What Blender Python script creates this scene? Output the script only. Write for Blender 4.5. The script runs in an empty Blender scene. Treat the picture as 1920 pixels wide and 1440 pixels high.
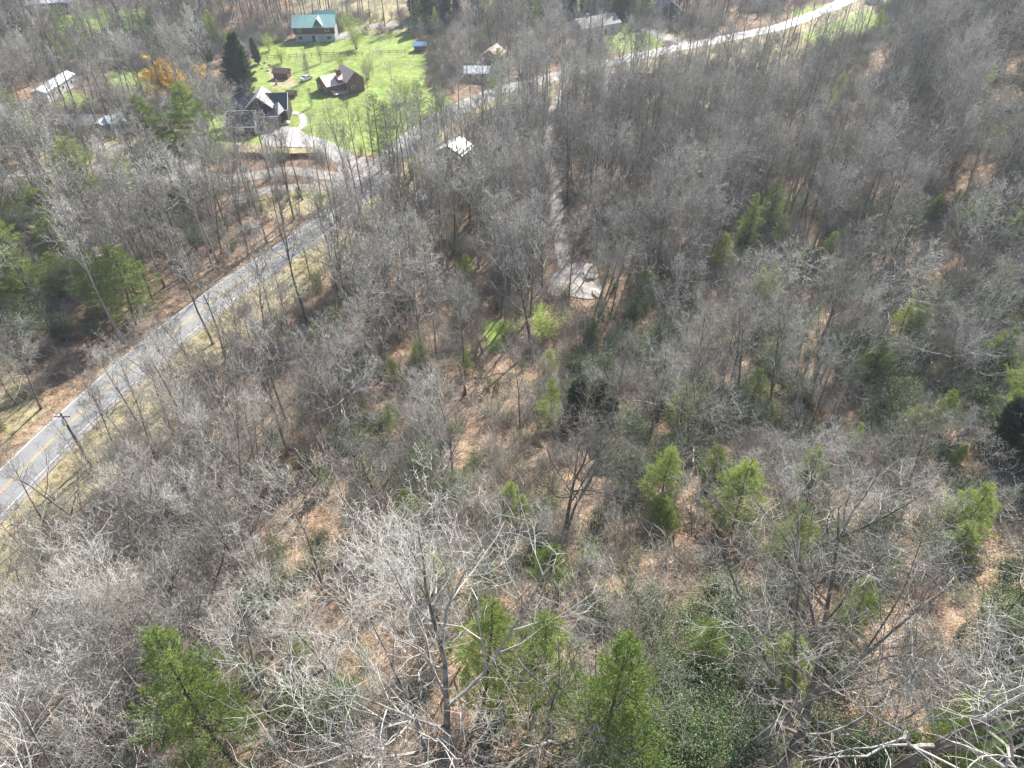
import bpy, math, random
import numpy as np
from mathutils import Vector, Matrix

R = math.radians
SC = bpy.context.scene
COL = SC.collection
rng = np.random.default_rng(11)
random.seed(11)

# ------------------------------------------------------------------ camera
CH, PITCH, F = 80.0, 41.0, 1331.0          # height above the road, pitch down, focal length in 1920-wide pixels
cam_d = bpy.data.cameras.new("camera")
cam_d.sensor_width = 36.0
cam_d.lens = F / 1920 * 36.0
cam_d.clip_end = 6000
cam = bpy.data.objects.new("camera", cam_d)
COL.objects.link(cam)
cam.location = (0, 0, CH)
cam.rotation_euler = (R(90 - PITCH), 0, 0)
SC.camera = cam

# ------------------------------------------------------------------ sky, sun, exposure
SUN_EL, SUN_AZ = 39.0, 24.0
W = bpy.data.worlds.new("World")
SC.world = W
W.use_nodes = True
nt = W.node_tree
bg = nt.nodes["Background"]
sky = nt.nodes.new("ShaderNodeTexSky")
sky.sky_type = 'NISHITA'
sky.sun_disc = False
sky.sun_elevation = R(SUN_EL)
sky.sun_rotation = R(SUN_AZ)
sky.altitude = 700
nt.links.new(sky.outputs[0], bg.inputs[0])
bg.inputs[1].default_value = 0.085
sun_d = bpy.data.lights.new("sun", 'SUN')
sun_d.energy = 5.0
sun_d.angle = R(0.5)
sun_d.color = (1.0, 0.955, 0.89)
sun = bpy.data.objects.new("sun", sun_d)
COL.objects.link(sun)
sv = Vector((math.sin(R(SUN_AZ)) * math.cos(R(SUN_EL)), math.cos(R(SUN_AZ)) * math.cos(R(SUN_EL)), math.sin(R(SUN_EL))))
sun.rotation_euler = (-sv).to_track_quat('-Z', 'Y').to_euler()
sun.location = sv * 300
SC.view_settings.view_transform = 'Standard'
SC.view_settings.look = 'None'
SC.view_settings.gamma = 1
SC.view_settings.exposure = 1.42
SC.cycles.max_bounces = 5
SC.cycles.diffuse_bounces = 3
SC.cycles.glossy_bounces = 2
SC.cycles.transmission_bounces = 3
SC.cycles.volume_bounces = 0

# ------------------------------------------------------------------ terrain
def S(t):
    t = np.clip(t, 0, 1)
    return t * t * (3 - 2 * t)

def zt(x, y):
    x = np.asarray(x, float); y = np.asarray(y, float)
    h1 = 27 * np.exp(-(np.maximum(0, y - 8) / 52.0) ** 2) * S((x + 72) / 85)
    h1 = h1 * (1 - S((-y - 60) / 150))
    h2 = 27 * S((x - 0.30 * y - 8) / 95) * S((y - 10) / 120) * (1 - S((y - 265) / 85))
    n = 0.7 * np.sin(x * .051 + 1.3) * np.sin(y * .043 + .4) + .45 * np.sin(x * .13 - y * .07) * np.sin(y * .11 + 2)
    return h1 + h2 + n * .55

cp, sp_ = math.cos(R(PITCH)), math.sin(R(PITCH))
def ray(px, py):
    u, v = (px - 960) / F, (720 - py) / F
    return np.array([u, cp + v * sp_, -sp_ + v * cp])

def at(px, py, h=0.0):
    """point of the real ground (raised by h) seen at a photo pixel"""
    d = ray(px, py)
    t0, t = 5.0, 5.0
    while t < 1500:
        p = d * t
        if CH + p[2] < zt(p[0], p[1]) + h:
            break
        t0 = t; t += 1.0
    a, b = t0, t
    for _ in range(20):
        m = (a + b) / 2; p = d * m
        if CH + p[2] < zt(p[0], p[1]) + h: b = m
        else: a = m
    p = d * a
    return np.array([p[0], p[1], CH + p[2] - h])

def proj(p):
    x, y, z = p[0], p[1], p[2] - CH
    dep = y * cp - z * sp_
    up = y * sp_ + z * cp
    if dep < 1: return (-9999, -9999, dep)
    return (960 + F * x / dep, 720 - F * up / dep, dep)

def catmull(P, step=1.5):
    P = [np.array(p[:2], float) for p in P]
    P = [2 * P[0] - P[1]] + P + [2 * P[-1] - P[-2]]
    out = []
    for i in range(1, len(P) - 2):
        p0, p1, p2, p3 = P[i - 1:i + 3]
        n = max(2, int(np.linalg.norm(p2 - p1) / step))
        for k in range(n):
            t = k / n
            out.append(.5 * ((2 * p1) + (-p0 + p2) * t + (2 * p0 - 5 * p1 + 4 * p2 - p3) * t * t + (-p0 + 3 * p1 - 3 * p2 + p3) * t ** 3))
    out.append(P[-2])
    return np.array(out)

# ------------------------------------------------------------------ materials
def mat(name):
    m = bpy.data.materials.new(name); m.use_nodes = True
    return m, m.node_tree, m.node_tree.nodes["Principled BSDF"]

def N(nt, t, **kw):
    n = nt.nodes.new(t)
    for k, v in kw.items(): setattr(n, k, v)
    return n

def noise_node(nt, scale, detail=4, rough=.6, coord='Object'):
    tc = N(nt, "ShaderNodeTexCoord")
    n = N(nt, "ShaderNodeTexNoise")
    n.inputs["Scale"].default_value = scale
    n.inputs["Detail"].default_value = detail
    n.inputs["Roughness"].default_value = rough
    nt.links.new(tc.outputs[coord], n.inputs["Vector"])
    return n

def ramp(nt, src, stops):
    r = N(nt, "ShaderNodeValToRGB")
    e = r.color_ramp.elements
    e[0].position, e[0].color = stops[0][0], (*stops[0][1], 1)
    e[1].position, e[1].color = stops[-1][0], (*stops[-1][1], 1)
    for p, c in stops[1:-1]:
        k = e.new(p); k.color = (*c, 1)
    nt.links.new(src, r.inputs[0])
    return r

def simple(name, c, c2=None, rough=.8, scale=2.0, spec=.3, metal=0, bump=0, coord='Object', detail=4):
    m, nt, b = mat(name)
    b.inputs["Roughness"].default_value = rough
    b.inputs["Specular IOR Level"].default_value = spec
    b.inputs["Metallic"].default_value = metal
    if c2 is None: c2 = tuple(v * .75 for v in c)
    n = noise_node(nt, scale, detail, coord=coord)
    r = ramp(nt, n.outputs[0], [(.35, c2), (.65, c)])
    nt.links.new(r.outputs[0], b.inputs["Base Color"])
    if bump:
        bn = N(nt, "ShaderNodeBump"); bn.inputs["Strength"].default_value = bump
        bn.inputs["Distance"].default_value = .05
        nt.links.new(n.outputs[0], bn.inputs["Height"]); nt.links.new(bn.outputs[0], b.inputs["Normal"])
    return m

def vary(name, c1, c2, rough=.8, spec=.25, trans=0.0, nscale=.6, lo=.35, hi=.65, c3=None):
    """plant material: colour varies from plant to plant and from patch to patch in the world"""
    m, nt, b = mat(name)
    oi = N(nt, "ShaderNodeObjectInfo")
    geo = N(nt, "ShaderNodeNewGeometry")
    n = N(nt, "ShaderNodeTexNoise"); n.inputs["Scale"].default_value = nscale; n.inputs["Detail"].default_value = 3
    nt.links.new(geo.outputs["Position"], n.inputs["Vector"])
    ad = N(nt, "ShaderNodeMath", operation='MULTIPLY_ADD')
    nt.links.new(oi.outputs["Random"], ad.inputs[0]); ad.inputs[1].default_value = .45
    nt.links.new(n.outputs[0], ad.inputs[2])
    sb = N(nt, "ShaderNodeMath", operation='SUBTRACT'); nt.links.new(ad.outputs[0], sb.inputs[0]); sb.inputs[1].default_value = .22
    st = [(lo, c1), (hi, c2)] if c3 is None else [(lo, c1), ((lo + hi) / 2, c3), (hi, c2)]
    r = ramp(nt, sb.outputs[0], st)
    nt.links.new(r.outputs[0], b.inputs["Base Color"])
    b.inputs["Roughness"].default_value = rough
    b.inputs["Specular IOR Level"].default_value = spec
    if trans:
        tr = N(nt, "ShaderNodeBsdfTranslucent"); mx = N(nt, "ShaderNodeMixShader")
        mul = N(nt, "ShaderNodeMixRGB", blend_type='MULTIPLY'); mul.inputs[0].default_value = 1
        mul.inputs[2].default_value = (1.0, 1.15, .6, 1)
        nt.links.new(r.outputs[0], mul.inputs[1]); nt.links.new(mul.outputs[0], tr.inputs[0])
        mx.inputs[0].default_value = trans
        out = nt.nodes["Material Output"]
        nt.links.new(b.outputs[0], mx.inputs[1]); nt.links.new(tr.outputs[0], mx.inputs[2])
        nt.links.new(mx.outputs[0], out.inputs[0])
    return m

M = {}
M['bark'] = vary('grey_bark', (.11, .095, .08), (.32, .30, .265), rough=.85, nscale=1.0, c3=(.20, .18, .15))
M['twig'] = vary('grey_twigs', (.19, .168, .142), (.49, .462, .408), rough=.75, nscale=.2, c3=(.35, .325, .28))
M['pbark'] = vary('pine_bark', (.055, .045, .038), (.14, .115, .09), nscale=1.5)
M['needle'] = vary('pine_needles', (.15, .20, .06), (.34, .38, .14), rough=.55, trans=.45, nscale=.5)
M['needle_dark'] = vary('dark_conifer_needles', (.018, .045, .018), (.045, .085, .03), rough=.5, trans=.2, nscale=.5)
M['needle_grey'] = vary('grey_green_needles', (.13, .17, .10), (.22, .26, .15), rough=.6, trans=.3, nscale=.5)
M['laurel'] = vary('laurel_leaves', (.03, .06, .022), (.12, .17, .06), rough=.5, spec=.3, trans=.2, nscale=.8)
M['olive'] = vary('olive_understory_leaves', (.12, .17, .055), (.32, .36, .15), rough=.7, spec=.1, trans=.3, nscale=.15, c3=(.17, .19, .08))
M['bud'] = vary('spring_buds', (.30, .36, .10), (.48, .50, .18), trans=.4, nscale=.5)
M['willow'] = vary('willow_catkins', (.60, .38, .09), (.78, .54, .17), trans=.3, nscale=.5)
M['brush'] = vary('brush_stems', (.20, .175, .15), (.42, .39, .34), nscale=.12, rough=.8)
M['asphalt'] = None
M['white_paint'] = simple('white_paint', (.74, .74, .72), (.55, .55, .54), scale=2)
M['yellow_paint'] = simple('yellow_paint', (.62, .43, .12), (.46, .34, .14), scale=2)
M['gravel'] = simple('pale_gravel', (.36, .33, .30), (.24, .215, .19), scale=.5, detail=10, bump=.4)
M['concrete'] = simple('concrete', (.42, .40, .375), (.33, .31, .29), scale=.7, detail=8)
M['dark_metal'] = simple('dark_metal_roofing', (.018, .026, .050), (.012, .018, .036), rough=.45, spec=.25, scale=.4)
M['green_metal'] = simple('green_metal_roofing', (.30, .47, .43), (.22, .40, .37), rough=.45, spec=.5, scale=.3)
M['log'] = simple('red_log', (.15, .05, .035), (.09, .03, .022), scale=3)
M['chink'] = simple('pale_chinking', (.42, .36, .33), scale=3)
M['block'] = simple('grey_block', (.40, .42, .46), (.32, .34, .38), scale=1)
M['dark_siding'] = simple('dark_siding', (.075, .05, .042), (.045, .032, .028), scale=2)
M['brown_wall'] = simple('brown_siding', (.20, .11, .085), (.13, .07, .055), scale=2)
M['tan_roof'] = simple('tan_shingles', (.66, .52, .45), (.55, .42, .36), scale=2, detail=8)
M['brown_roof'] = simple('brown_shingles', (.13, .08, .065), (.09, .055, .045), scale=2)
M['dark_roof'] = simple('dark_shingles', (.055, .055, .06), (.035, .035, .04), scale=2)
M['grey_roof'] = simple('grey_shingles_and_sheen', (.30, .29, .28), (.22, .21, .2), scale=2)  # shingle grey; on the black house's cross gable it is painted sheen
M['white_metal'] = simple('white_metal', (.76, .78, .80), (.62, .66, .70), rough=.35, spec=.6, scale=.6)
M['white_trim'] = simple('white_trim', (.72, .73, .74), scale=2)
M['tan_wall'] = simple('tan_siding', (.42, .34, .25), scale=2)
M['wood'] = simple('weathered_wood', (.19, .14, .10), (.11, .08, .06), scale=4)
M['red_wood'] = simple('red_stained_wood', (.24, .09, .06), (.15, .055, .04), scale=4)
M['glass'] = simple('window_glass', (.05, .06, .07), rough=.08, spec=.8)
M['light_glass'] = simple('pale_window_glass', (.40, .46, .42), rough=.2, spec=.6)  # paler pane colour than the other windows
M['blue_metal'] = simple('blue_tarp', (.16, .28, .46), (.10, .2, .36), rough=.4)
M['stone'] = simple('pale_rock', (.50, .45, .38), (.32, .28, .24), scale=1.5, bump=.6)
M['earth'] = simple('bare_earth', (.30, .17, .105), (.20, .115, .075), scale=1.2, detail=8, bump=.5)
M['car_paint'] = simple('white_car_paint', (.80, .81, .82), (.78, .79, .8), rough=.2, spec=.6)
M['rubber'] = simple('rubber', (.02, .02, .02))
M['wire'] = simple('wire', (.40, .40, .40), rough=.4)
M['pole'] = simple('pole_wood', (.085, .065, .05), (.05, .04, .03), scale=4)

# asphalt
m, nt, b = mat('worn_asphalt')
n1 = noise_node(nt, .25, 6); n2 = noise_node(nt, 6, 4)
r = ramp(nt, n1.outputs[0], [(.3, (.23, .225, .22)), (.7, (.28, .275, .268))])
r2 = ramp(nt, n2.outputs[0], [(.3, (.8, .8, .8)), (.7, (1.1, 1.1, 1.1))])
mx = N(nt, "ShaderNodeMixRGB", blend_type='MULTIPLY'); mx.inputs[0].default_value = 1
nt.links.new(r.outputs[0], mx.inputs[1]); nt.links.new(r2.outputs[0], mx.inputs[2])
nt.links.new(mx.outputs[0], b.inputs["Base Color"]); b.inputs["Roughness"].default_value = .5; b.inputs["Specular IOR Level"].default_value = .6
M['asphalt'] = m

# ground: leaf litter, blended by mesh attribute with lawn, dry grass and bare earth
m, nt, b = mat('ground_cover')
geo = N(nt, "ShaderNodeNewGeometry")
def gn_noise(scale, detail=4, rough=.6):
    n = N(nt, "ShaderNodeTexNoise"); n.inputs["Scale"].default_value = scale; n.inputs["Detail"].default_value = detail
    n.inputs["Roughness"].default_value = rough
    nt.links.new(geo.outputs["Position"], n.inputs["Vector"]); return n
big = gn_noise(.07, 5); mid = gn_noise(.6, 6); fine = gn_noise(5, 5, .75)
vor = N(nt, "ShaderNodeTexVoronoi"); vor.inputs["Scale"].default_value = 5.5
nt.links.new(geo.outputs["Position"], vor.inputs["Vector"])
def mixc(a, bb, fac, typ='MIX'):
    x = N(nt, "ShaderNodeMixRGB", blend_type=typ)
    for i, v in ((0, fac), (1, a), (2, bb)):
        if isinstance(v, (int, float)): x.inputs[i].default_value = v
        elif isinstance(v, tuple): x.inputs[i].default_value = (*v, 1)
        else: nt.links.new(v, x.inputs[i])
    return x.outputs[0]
lit = ramp(nt, mid.outputs[0], [(.25, (.105, .08, .058)), (.5, (.245, .185, .135)), (.75, (.41, .325, .245))]).outputs[0]
leaf = N(nt, "ShaderNodeSeparateColor"); nt.links.new(vor.outputs["Color"], leaf.inputs[0])
lv = ramp(nt, leaf.outputs[0], [(.0, (.55, .5, .48)), (.5, (1.0, .97, .93)), (1.0, (1.5, 1.4, 1.3))]).outputs[0]
lit = mixc(lit, lv, 1.0, 'MULTIPLY')
bgv = ramp(nt, big.outputs[0], [(.35, (.82, .76, .72)), (.65, (1.12, 1.1, 1.08))]).outputs[0]
lit = mixc(lit, bgv, 1.0, 'MULTIPLY')
lawn = ramp(nt, mid.outputs[0], [(.28, (.13, .22, .045)), (.52, (.22, .31, .075)), (.68, (.40, .37, .17)), (.8, (.45, .37, .22))]).outputs[0]
lawn = mixc(lawn, bgv, 1.0, 'MULTIPLY')
dry = ramp(nt, mid.outputs[0], [(.25, (.20, .20, .09)), (.5, (.37, .31, .18)), (.78, (.50, .42, .28))]).outputs[0]
dry = mixc(dry, ramp(nt, fine.outputs[0], [(.3, (.75, .75, .75)), (.7, (1.2, 1.2, 1.2))]).outputs[0], 1.0, 'MULTIPLY')
earth = ramp(nt, fine.outputs[0], [(.3, (.16, .10, .07)), (.7, (.34, .23, .165))]).outputs[0]
at_n = N(nt, "ShaderNodeAttribute"); at_n.attribute_name = "cover"
sep = N(nt, "ShaderNodeSeparateColor"); nt.links.new(at_n.outputs["Color"], sep.inputs[0])
def edge(v):
    a = N(nt, "ShaderNodeMath", operation='MULTIPLY_ADD'); nt.links.new(mid.outputs[0], a.inputs[0])
    a.inputs[1].default_value = .7; a.inputs[2].default_value = -.35
    s = N(nt, "ShaderNodeMath", operation='ADD'); nt.links.new(v, s.inputs[0]); nt.links.new(a.outputs[0], s.inputs[1])
    return ramp(nt, s.outputs[0], [(.35, (0, 0, 0)), (.65, (1, 1, 1))]).outputs[0]
c = mixc(lit, lawn, edge(sep.outputs[0]))
c = mixc(c, dry, edge(sep.outputs[1]))
c = mixc(c, earth, edge(sep.outputs[2]))
nt.links.new(c, b.inputs["Base Color"])
b.inputs["Roughness"].default_value = .9; b.inputs["Specular IOR Level"].default_value = .15
bp = N(nt, "ShaderNodeBump"); bp.inputs["Strength"].default_value = .8; bp.inputs["Distance"].default_value = .12
hh = N(nt, "ShaderNodeMath", operation='ADD'); nt.links.new(fine.outputs[0], hh.inputs[0]); nt.links.new(leaf.outputs[0], hh.inputs[1])
nt.links.new(hh.outputs[0], bp.inputs["Height"]); nt.links.new(bp.outputs[0], b.inputs["Normal"])
M['ground'] = m

# ------------------------------------------------------------------ mesh helpers
class MB:
    def __init__(s): s.v = []; s.f = []; s.mi = []; s.n = 0
    def add(s, V, Fc, mi=0):
        V = np.asarray(V, float)
        s.v.append(V); s.f += [tuple(int(i) + s.n for i in f) for f in Fc]
        s.mi += [mi] * len(Fc); s.n += len(V); return s
    def box(s, x0, x1, y0, y1, z0, z1, mi=0):
        V = [(x, y, z) for z in (z0, z1) for x, y in ((x0, y0), (x1, y0), (x1, y1), (x0, y1))]
        return s.add(V, [(3, 2, 1, 0), (4, 5, 6, 7), (0, 1, 5, 4), (1, 2, 6, 5), (2, 3, 7, 6), (3, 0, 4, 7)], mi)
    def tube(s, P, r, sides=6, mi=0, cap=True):
        V, Fc = tube(np.asarray(P, float), np.asarray(r, float), sides)
        if cap: Fc = Fc + [tuple(range(sides))[::-1], tuple(range((len(P) - 1) * sides, len(P) * sides))]
        return s.add(V, Fc, mi)
    def prism(s, poly, axis_pts, mi=0):
        """poly: (y or x, z) outline swept between two offsets"""
        return s
    def slab(s, A, B, C, D, th, mi=0):
        """a roof plane A,B,C,D with thickness th downwards"""
        V = [A, B, C, D] + [(p[0], p[1], p[2] - th) for p in (A, B, C, D)]
        return s.add(V, [(0, 1, 2, 3), (7, 6, 5, 4), (0, 4, 5, 1), (1, 5, 6, 2), (2, 6, 7, 3), (3, 7, 4, 0)], mi)
    def mesh(s, name, mats, smooth=False):
        me = bpy.data.meshes.new(name)
        V = np.concatenate(s.v) if s.v else np.zeros((0, 3))
        me.from_pydata(V.tolist(), [], s.f)
        for m_ in (mats if isinstance(mats, (list, tuple)) else [mats]): me.materials.append(m_)
        if any(s.mi): me.polygons.foreach_set('material_index', s.mi)
        if smooth: me.polygons.foreach_set('use_smooth', [True] * len(s.f))
        me.update(); return me
    def build(s, name, mats, parent=None, smooth=False):
        return link(name, s.mesh(name, mats, smooth), parent)

def link(name, data, parent=None):
    o = bpy.data.objects.new(name, data); COL.objects.link(o)
    if parent is not None: o.parent = parent
    return o

def tag(o, label=None, cat=None, group=None, kind=None):
    if label: o['label'] = label
    if cat: o['category'] = cat
    if group: o['group'] = group
    if kind: o['kind'] = kind
    return o

def empty(name, loc, rz=0, sc=1.0):
    o = link(name, None); o.empty_display_size = .5
    o.location = tuple(float(v) for v in loc); o.rotation_euler = (0, 0, rz); o.scale = (sc,) * 3
    return o

def copy_tree(o, parent=None):
    c_ = o.copy(); COL.objects.link(c_)
    if parent is not None: c_.parent = parent
    for ch in o.children: copy_tree(ch, c_)
    return c_

def tube(P, r, sides):
    k = len(P)
    T = np.gradient(P, axis=0)
    T /= np.linalg.norm(T, axis=1)[:, None] + 1e-9
    ref = np.array([0, 0, 1.0]) if abs(T[0][2]) < .8 else np.array([1.0, 0, 0])
    A = np.cross(T, ref); A /= np.linalg.norm(A, axis=1)[:, None] + 1e-9
    B = np.cross(T, A)
    an = np.arange(sides) * 2 * math.pi / sides
    V = P[:, None, :] + r[:, None, None] * (np.cos(an)[None, :, None] * A[:, None, :] + np.sin(an)[None, :, None] * B[:, None, :])
    Fc = []
    for i in range(k - 1):
        for j in range(sides):
            a = i * sides + j; b_ = i * sides + (j + 1) % sides
            Fc.append((a, b_, b_ + sides, a + sides))
    return V.reshape(-1, 3), Fc

# ------------------------------------------------------------------ layout of roads and open ground (photo pixels -> real ground)
ext = lambda P, d: [P[0] + (P[0] - P[1]) / np.linalg.norm(P[0] - P[1]) * d] + P
main_px = [(0, 925), (119, 806), (215, 717), (312, 634), (450, 528), (600, 424), (665, 366), (715, 312), (760, 270), (815, 230),
           (880, 194), (960, 164), (1060, 139), (1160, 113), (1260, 92), (1380, 68), (1470, 48), (1545, 20), (1610, -8), (1720, -40)]
mp = [at(*p)[:2] for p in main_px]
ROAD = catmull(ext(mp, 60))
def road_from(px, step=1.5, e=0):
    P = [at(*p)[:2] for p in px]
    if e: P = ext(P, e)
    return catmull(P, step)
SIDE = {
 'driveway_black_house': (road_from([(690, 322), (650, 300), (600, 270), (560, 262), (520, 258), (496, 258)]), 2.9),
 'side_road': (road_from([(690, 330), (640, 332), (590, 326), (535, 321), (490, 327), (430, 335), (330, 332), (220, 322), (120, 320), (-40, 330)]), 2.4),
 'lane': (road_from([(660, 358), (606, 350), (560, 352), (512, 354), (470, 366), (430, 372)]), 2.0),
 'trailer_lane': (road_from([(360, 330), (335, 300), (300, 282), (220, 276), (125, 276), (40, 282)]), 2.0),
 'forest_driveway': (road_from([(1085, 132), (1050, 180), (1030, 230), (1024, 280), (1032, 318), (1042, 352), (1044, 400), (1050, 445), (1056, 480), (1064, 520)]), 1.5),
 'far_driveway': (road_from([(1163, 46), (1208, 55), (1261, 74), (1300, 84)]), 3.0),
 'log_house_driveway': (road_from([(640, 74), (665, 58), (700, 50), (760, 46), (810, 44)]), 3.2),
 'power_line_cut': (road_from([(420, 66), (446, 45), (462, 20), (474, -6)]), 2.6),
 'yard_path': (road_from([(540, 212), (560, 213), (569, 223), (567, 236), (556, 246)]), 1.0),
}
LAWNS = [[(385, 215), (395, 255), (430, 292), (600, 292), (650, 285), (735, 292), (790, 262), (835, 215), (850, 185), (800, 165), (800, 100), (770, 62), (680, 62), (550, 78), (480, 85), (470, 130), (470, 170), (420, 180)],
         [(205, 130), (290, 132), (300, 168), (205, 172)], [(115, 175), (165, 172), (180, 196), (110, 200)],
         [(160, 18), (270, 12), (300, 60), (150, 58)], [(110, 30), (160, 30), (170, 60), (105, 60)],
         [(1130, 62), (1230, 58), (1250, 92), (1140, 100)], [(1003, 568), (1030, 566), (1034, 640), (1006, 640)],
         [(905, 600), (945, 600), (945, 660), (905, 665)], [(1195, 140), (1230, 140), (1235, 180), (1195, 185)], [(960, 52), (1000, 48), (1000, 70), (960, 72)],
         [(1480, 20), (1640, -10), (1650, 60), (1500, 85)]]
DRY = [[(540, -20), (800, -20), (800, 60), (560, 66)], [(1230, 38), (1300, 45), (1310, 82), (1240, 75)],
       [(1230, 105), (1500, 60), (1530, 120), (1420, 185), (1200, 220), (1130, 175), (1000, 190), (1000, 165)],
       [(0, 700), (60, 700), (80, 760), (0, 850)], [(425, 268), (600, 268), (600, 290), (430, 290)], [(470, 365), (640, 352), (600, 400), (480, 410)],
       [(150, 255), (380, 255), (380, 330), (60, 330), (60, 200)], [(780, 300), (900, 300), (905, 380), (780, 370)],
       [(500, 130), (540, 125), (560, 160), (510, 170)]]
EARTH = [[(425, 291), (605, 291), (640, 318), (540, 314), (430, 322)], [(1040, 470), (1070, 400), (1150, 440), (1140, 560), (1020, 570)],
         [(110, 60), (230, 55), (235, 80), (110, 85)], [(440, 50), (480, 40), (490, -10), (450, -10)]]
topoly = lambda L: [np.array([at(*p)[:2] for p in P]) for P in L]
LAWNS, DRY, EARTH = topoly(LAWNS), topoly(DRY), topoly(EARTH)
PAD = np.array([at(*p)[:2] for p in [(1026, 556), (1032, 525), (1046, 505), (1075, 495), (1100, 490), (1118, 515), (1128, 545), (1110, 562), (1070, 556)]])
COURT = np.array([at(*p)[:2] for p in [(494, 262), (490, 246), (520, 238), (556, 240), (572, 252), (590, 262), (600, 276), (560, 277), (496, 274)]])
HOUSE_KEEP = []

def in_poly(X, Y, P):
    ins = np.zeros(X.shape, bool); j = len(P) - 1
    for i in range(len(P)):
        xi, yi, xj, yj = *P[i], *P[j]
        c_ = ((yi > Y) != (yj > Y)) & (X < (xj - xi) * (Y - yi) / (yj - yi + 1e-12) + xi)
        ins ^= c_; j = i
    return ins
def dist_line(X, Y, L):
    D = np.full(X.shape, 1e9)
    L = L[::2] if len(L) > 12 else L
    for a, b_ in zip(L[:-1], L[1:]):
        d = b_ - a; q = np.dot(d, d) + 1e-9
        t = np.clip(((X - a[0]) * d[0] + (Y - a[1]) * d[1]) / q, 0, 1)
        D = np.minimum(D, np.hypot(X - a[0] - t * d[0], Y - a[1] - t * d[1]))
    return D

# ------------------------------------------------------------------ ground sheet
def axis(segs):
    out = []
    for a, b_, st in segs: out += list(np.arange(a, b_, st))
    return np.array(out + [segs[-1][1]])
gx = axis([(-900, -320, 20), (-320, -220, 4), (-220, 260, 1.3), (260, 400, 4), (400, 900, 20)])
gy = axis([(-300, -20, 12), (-20, 300, 1.3), (300, 460, 2.5), (460, 1100, 20)])
X, Y = np.meshgrid(gx, gy)
Z = zt(X, Y)
rough = (np.abs(X) < 260) & (Y < 300)
Z = Z + 0.0
nx, ny = len(gx), len(gy)
idx = np.arange(nx * ny).reshape(ny, nx)
quads = np.stack([idx[:-1, :-1], idx[:-1, 1:], idx[1:, 1:], idx[1:, :-1]], -1).reshape(-1, 4)
me = bpy.data.meshes.new("ground")
me.vertices.add(nx * ny); me.vertices.foreach_set('co', np.stack([X, Y, Z], -1).ravel())
me.loops.add(quads.size); me.loops.foreach_set('vertex_index', quads.ravel())
me.polygons.add(len(quads)); me.polygons.foreach_set('loop_start', np.arange(len(quads)) * 4)
me.update(calc_edges=True)
me.polygons.foreach_set('use_smooth', [True] * len(quads))
cov = np.zeros((ny, nx, 4)); cov[..., 3] = 1
for P in LAWNS: cov[..., 0] = np.maximum(cov[..., 0], in_poly(X, Y, P))
for P in DRY: cov[..., 1] = np.maximum(cov[..., 1], in_poly(X, Y, P) * .9)
for P in EARTH: cov[..., 2] = np.maximum(cov[..., 2], in_poly(X, Y, P) * .8)
near = (np.abs(X) < 330) & (Y > -60)
DR = np.full(X.shape, 1e9); DR[near] = dist_line(X[near], Y[near], ROAD)
side = (X - -76) * 1.0
LEFT = in_poly(X, Y, np.vstack([ROAD, [(-600, 420), (-600, 0)]]))
cov[..., 1] = np.maximum(cov[..., 1], np.where(LEFT, .5 * (1 - S((DR - 4) / 5)), .95 * (1 - S((DR - 10) / 9))))
cov[..., 0] = np.maximum(cov[..., 0], .5 * ((DR > 3) & (DR < 5.2)) * ~LEFT)
cov[..., 1] *= 1 - .4 * ((DR > 3) & (DR < 5.0))
def blur(a):
    b_ = a.copy()
    b_[1:-1, 1:-1] = (a[1:-1, 1:-1] * 2 + a[:-2, 1:-1] + a[2:, 1:-1] + a[1:-1, :-2] + a[1:-1, 2:]) / 6
    return b_
for k in range(3):
    cov[..., k] = blur(blur(cov[..., k]))
ca = me.color_attributes.new("cover", 'FLOAT_COLOR', 'POINT')
ca.data.foreach_set('color', cov.ravel())
me.materials.append(M['ground'])
tag(link("ground", me), "leaf-littered forest floor with lawns and dry grass verges", kind='structure')

def ribbon(L, o0, o1, lift, name, m_, kind='structure', dash=None):
    T = np.gradient(L, axis=0); T /= np.linalg.norm(T, axis=1)[:, None]
    Nn = np.stack([T[:, 1], -T[:, 0]], -1)
    cols = max(2, int(abs(o1 - o0) / 1.2) + 2) if abs(o1 - o0) > .6 else 2
    V, Fc = [], []
    for k in range(cols):
        o = o0 + (o1 - o0) * k / (cols - 1)
        P = L + Nn * o
        V.append(np.stack([P[:, 0], P[:, 1], zt(P[:, 0], P[:, 1]) + lift], -1))
    n = len(L); V = np.concatenate(V)
    for k in range(cols - 1):
        for i in range(n - 1):
            Fc.append((k * n + i, (k + 1) * n + i, (k + 1) * n + i + 1, k * n + i + 1))
    ob = MB().add(V, Fc).build(name, m_)
    return tag(ob, kind=kind)
# o>0 is the right side when travelling away from the camera
ribbon(ROAD, 3.65, -3.6, .10, "road", M['asphalt'])
ribbon(ROAD, 4.35, 3.65, .085, "gravel_shoulder", M['gravel'])
ribbon(ROAD, 3.28, 3.16, .115, "road_edge_line", M['white_paint'])
ribbon(ROAD, -3.16, -3.28, .115, "road_edge_line", M['white_paint'])
ribbon(ROAD, .22, .10, .115, "road_centre_line", M['yellow_paint'])
ribbon(ROAD, -.10, -.22, .115, "road_centre_line", M['yellow_paint'])
nm = {'driveway_black_house': ('driveway', 'concrete'), 'side_road': ('side_road', 'gravel'), 'lane': ('lane', 'gravel'), 'trailer_lane': ('lane', 'gravel'),
      'forest_driveway': ('driveway', 'gravel'), 'far_driveway': ('driveway', 'gravel'), 'log_house_driveway': ('driveway', 'gravel'),
      'power_line_cut': ('dirt_track', 'earth'), 'yard_path': ('path', 'concrete')}
for i, (k, (L, w)) in enumerate(SIDE.items()):
    ribbon(L, w, -w, .06 + .004 * i, nm[k][0], M[nm[k][1]])
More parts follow.
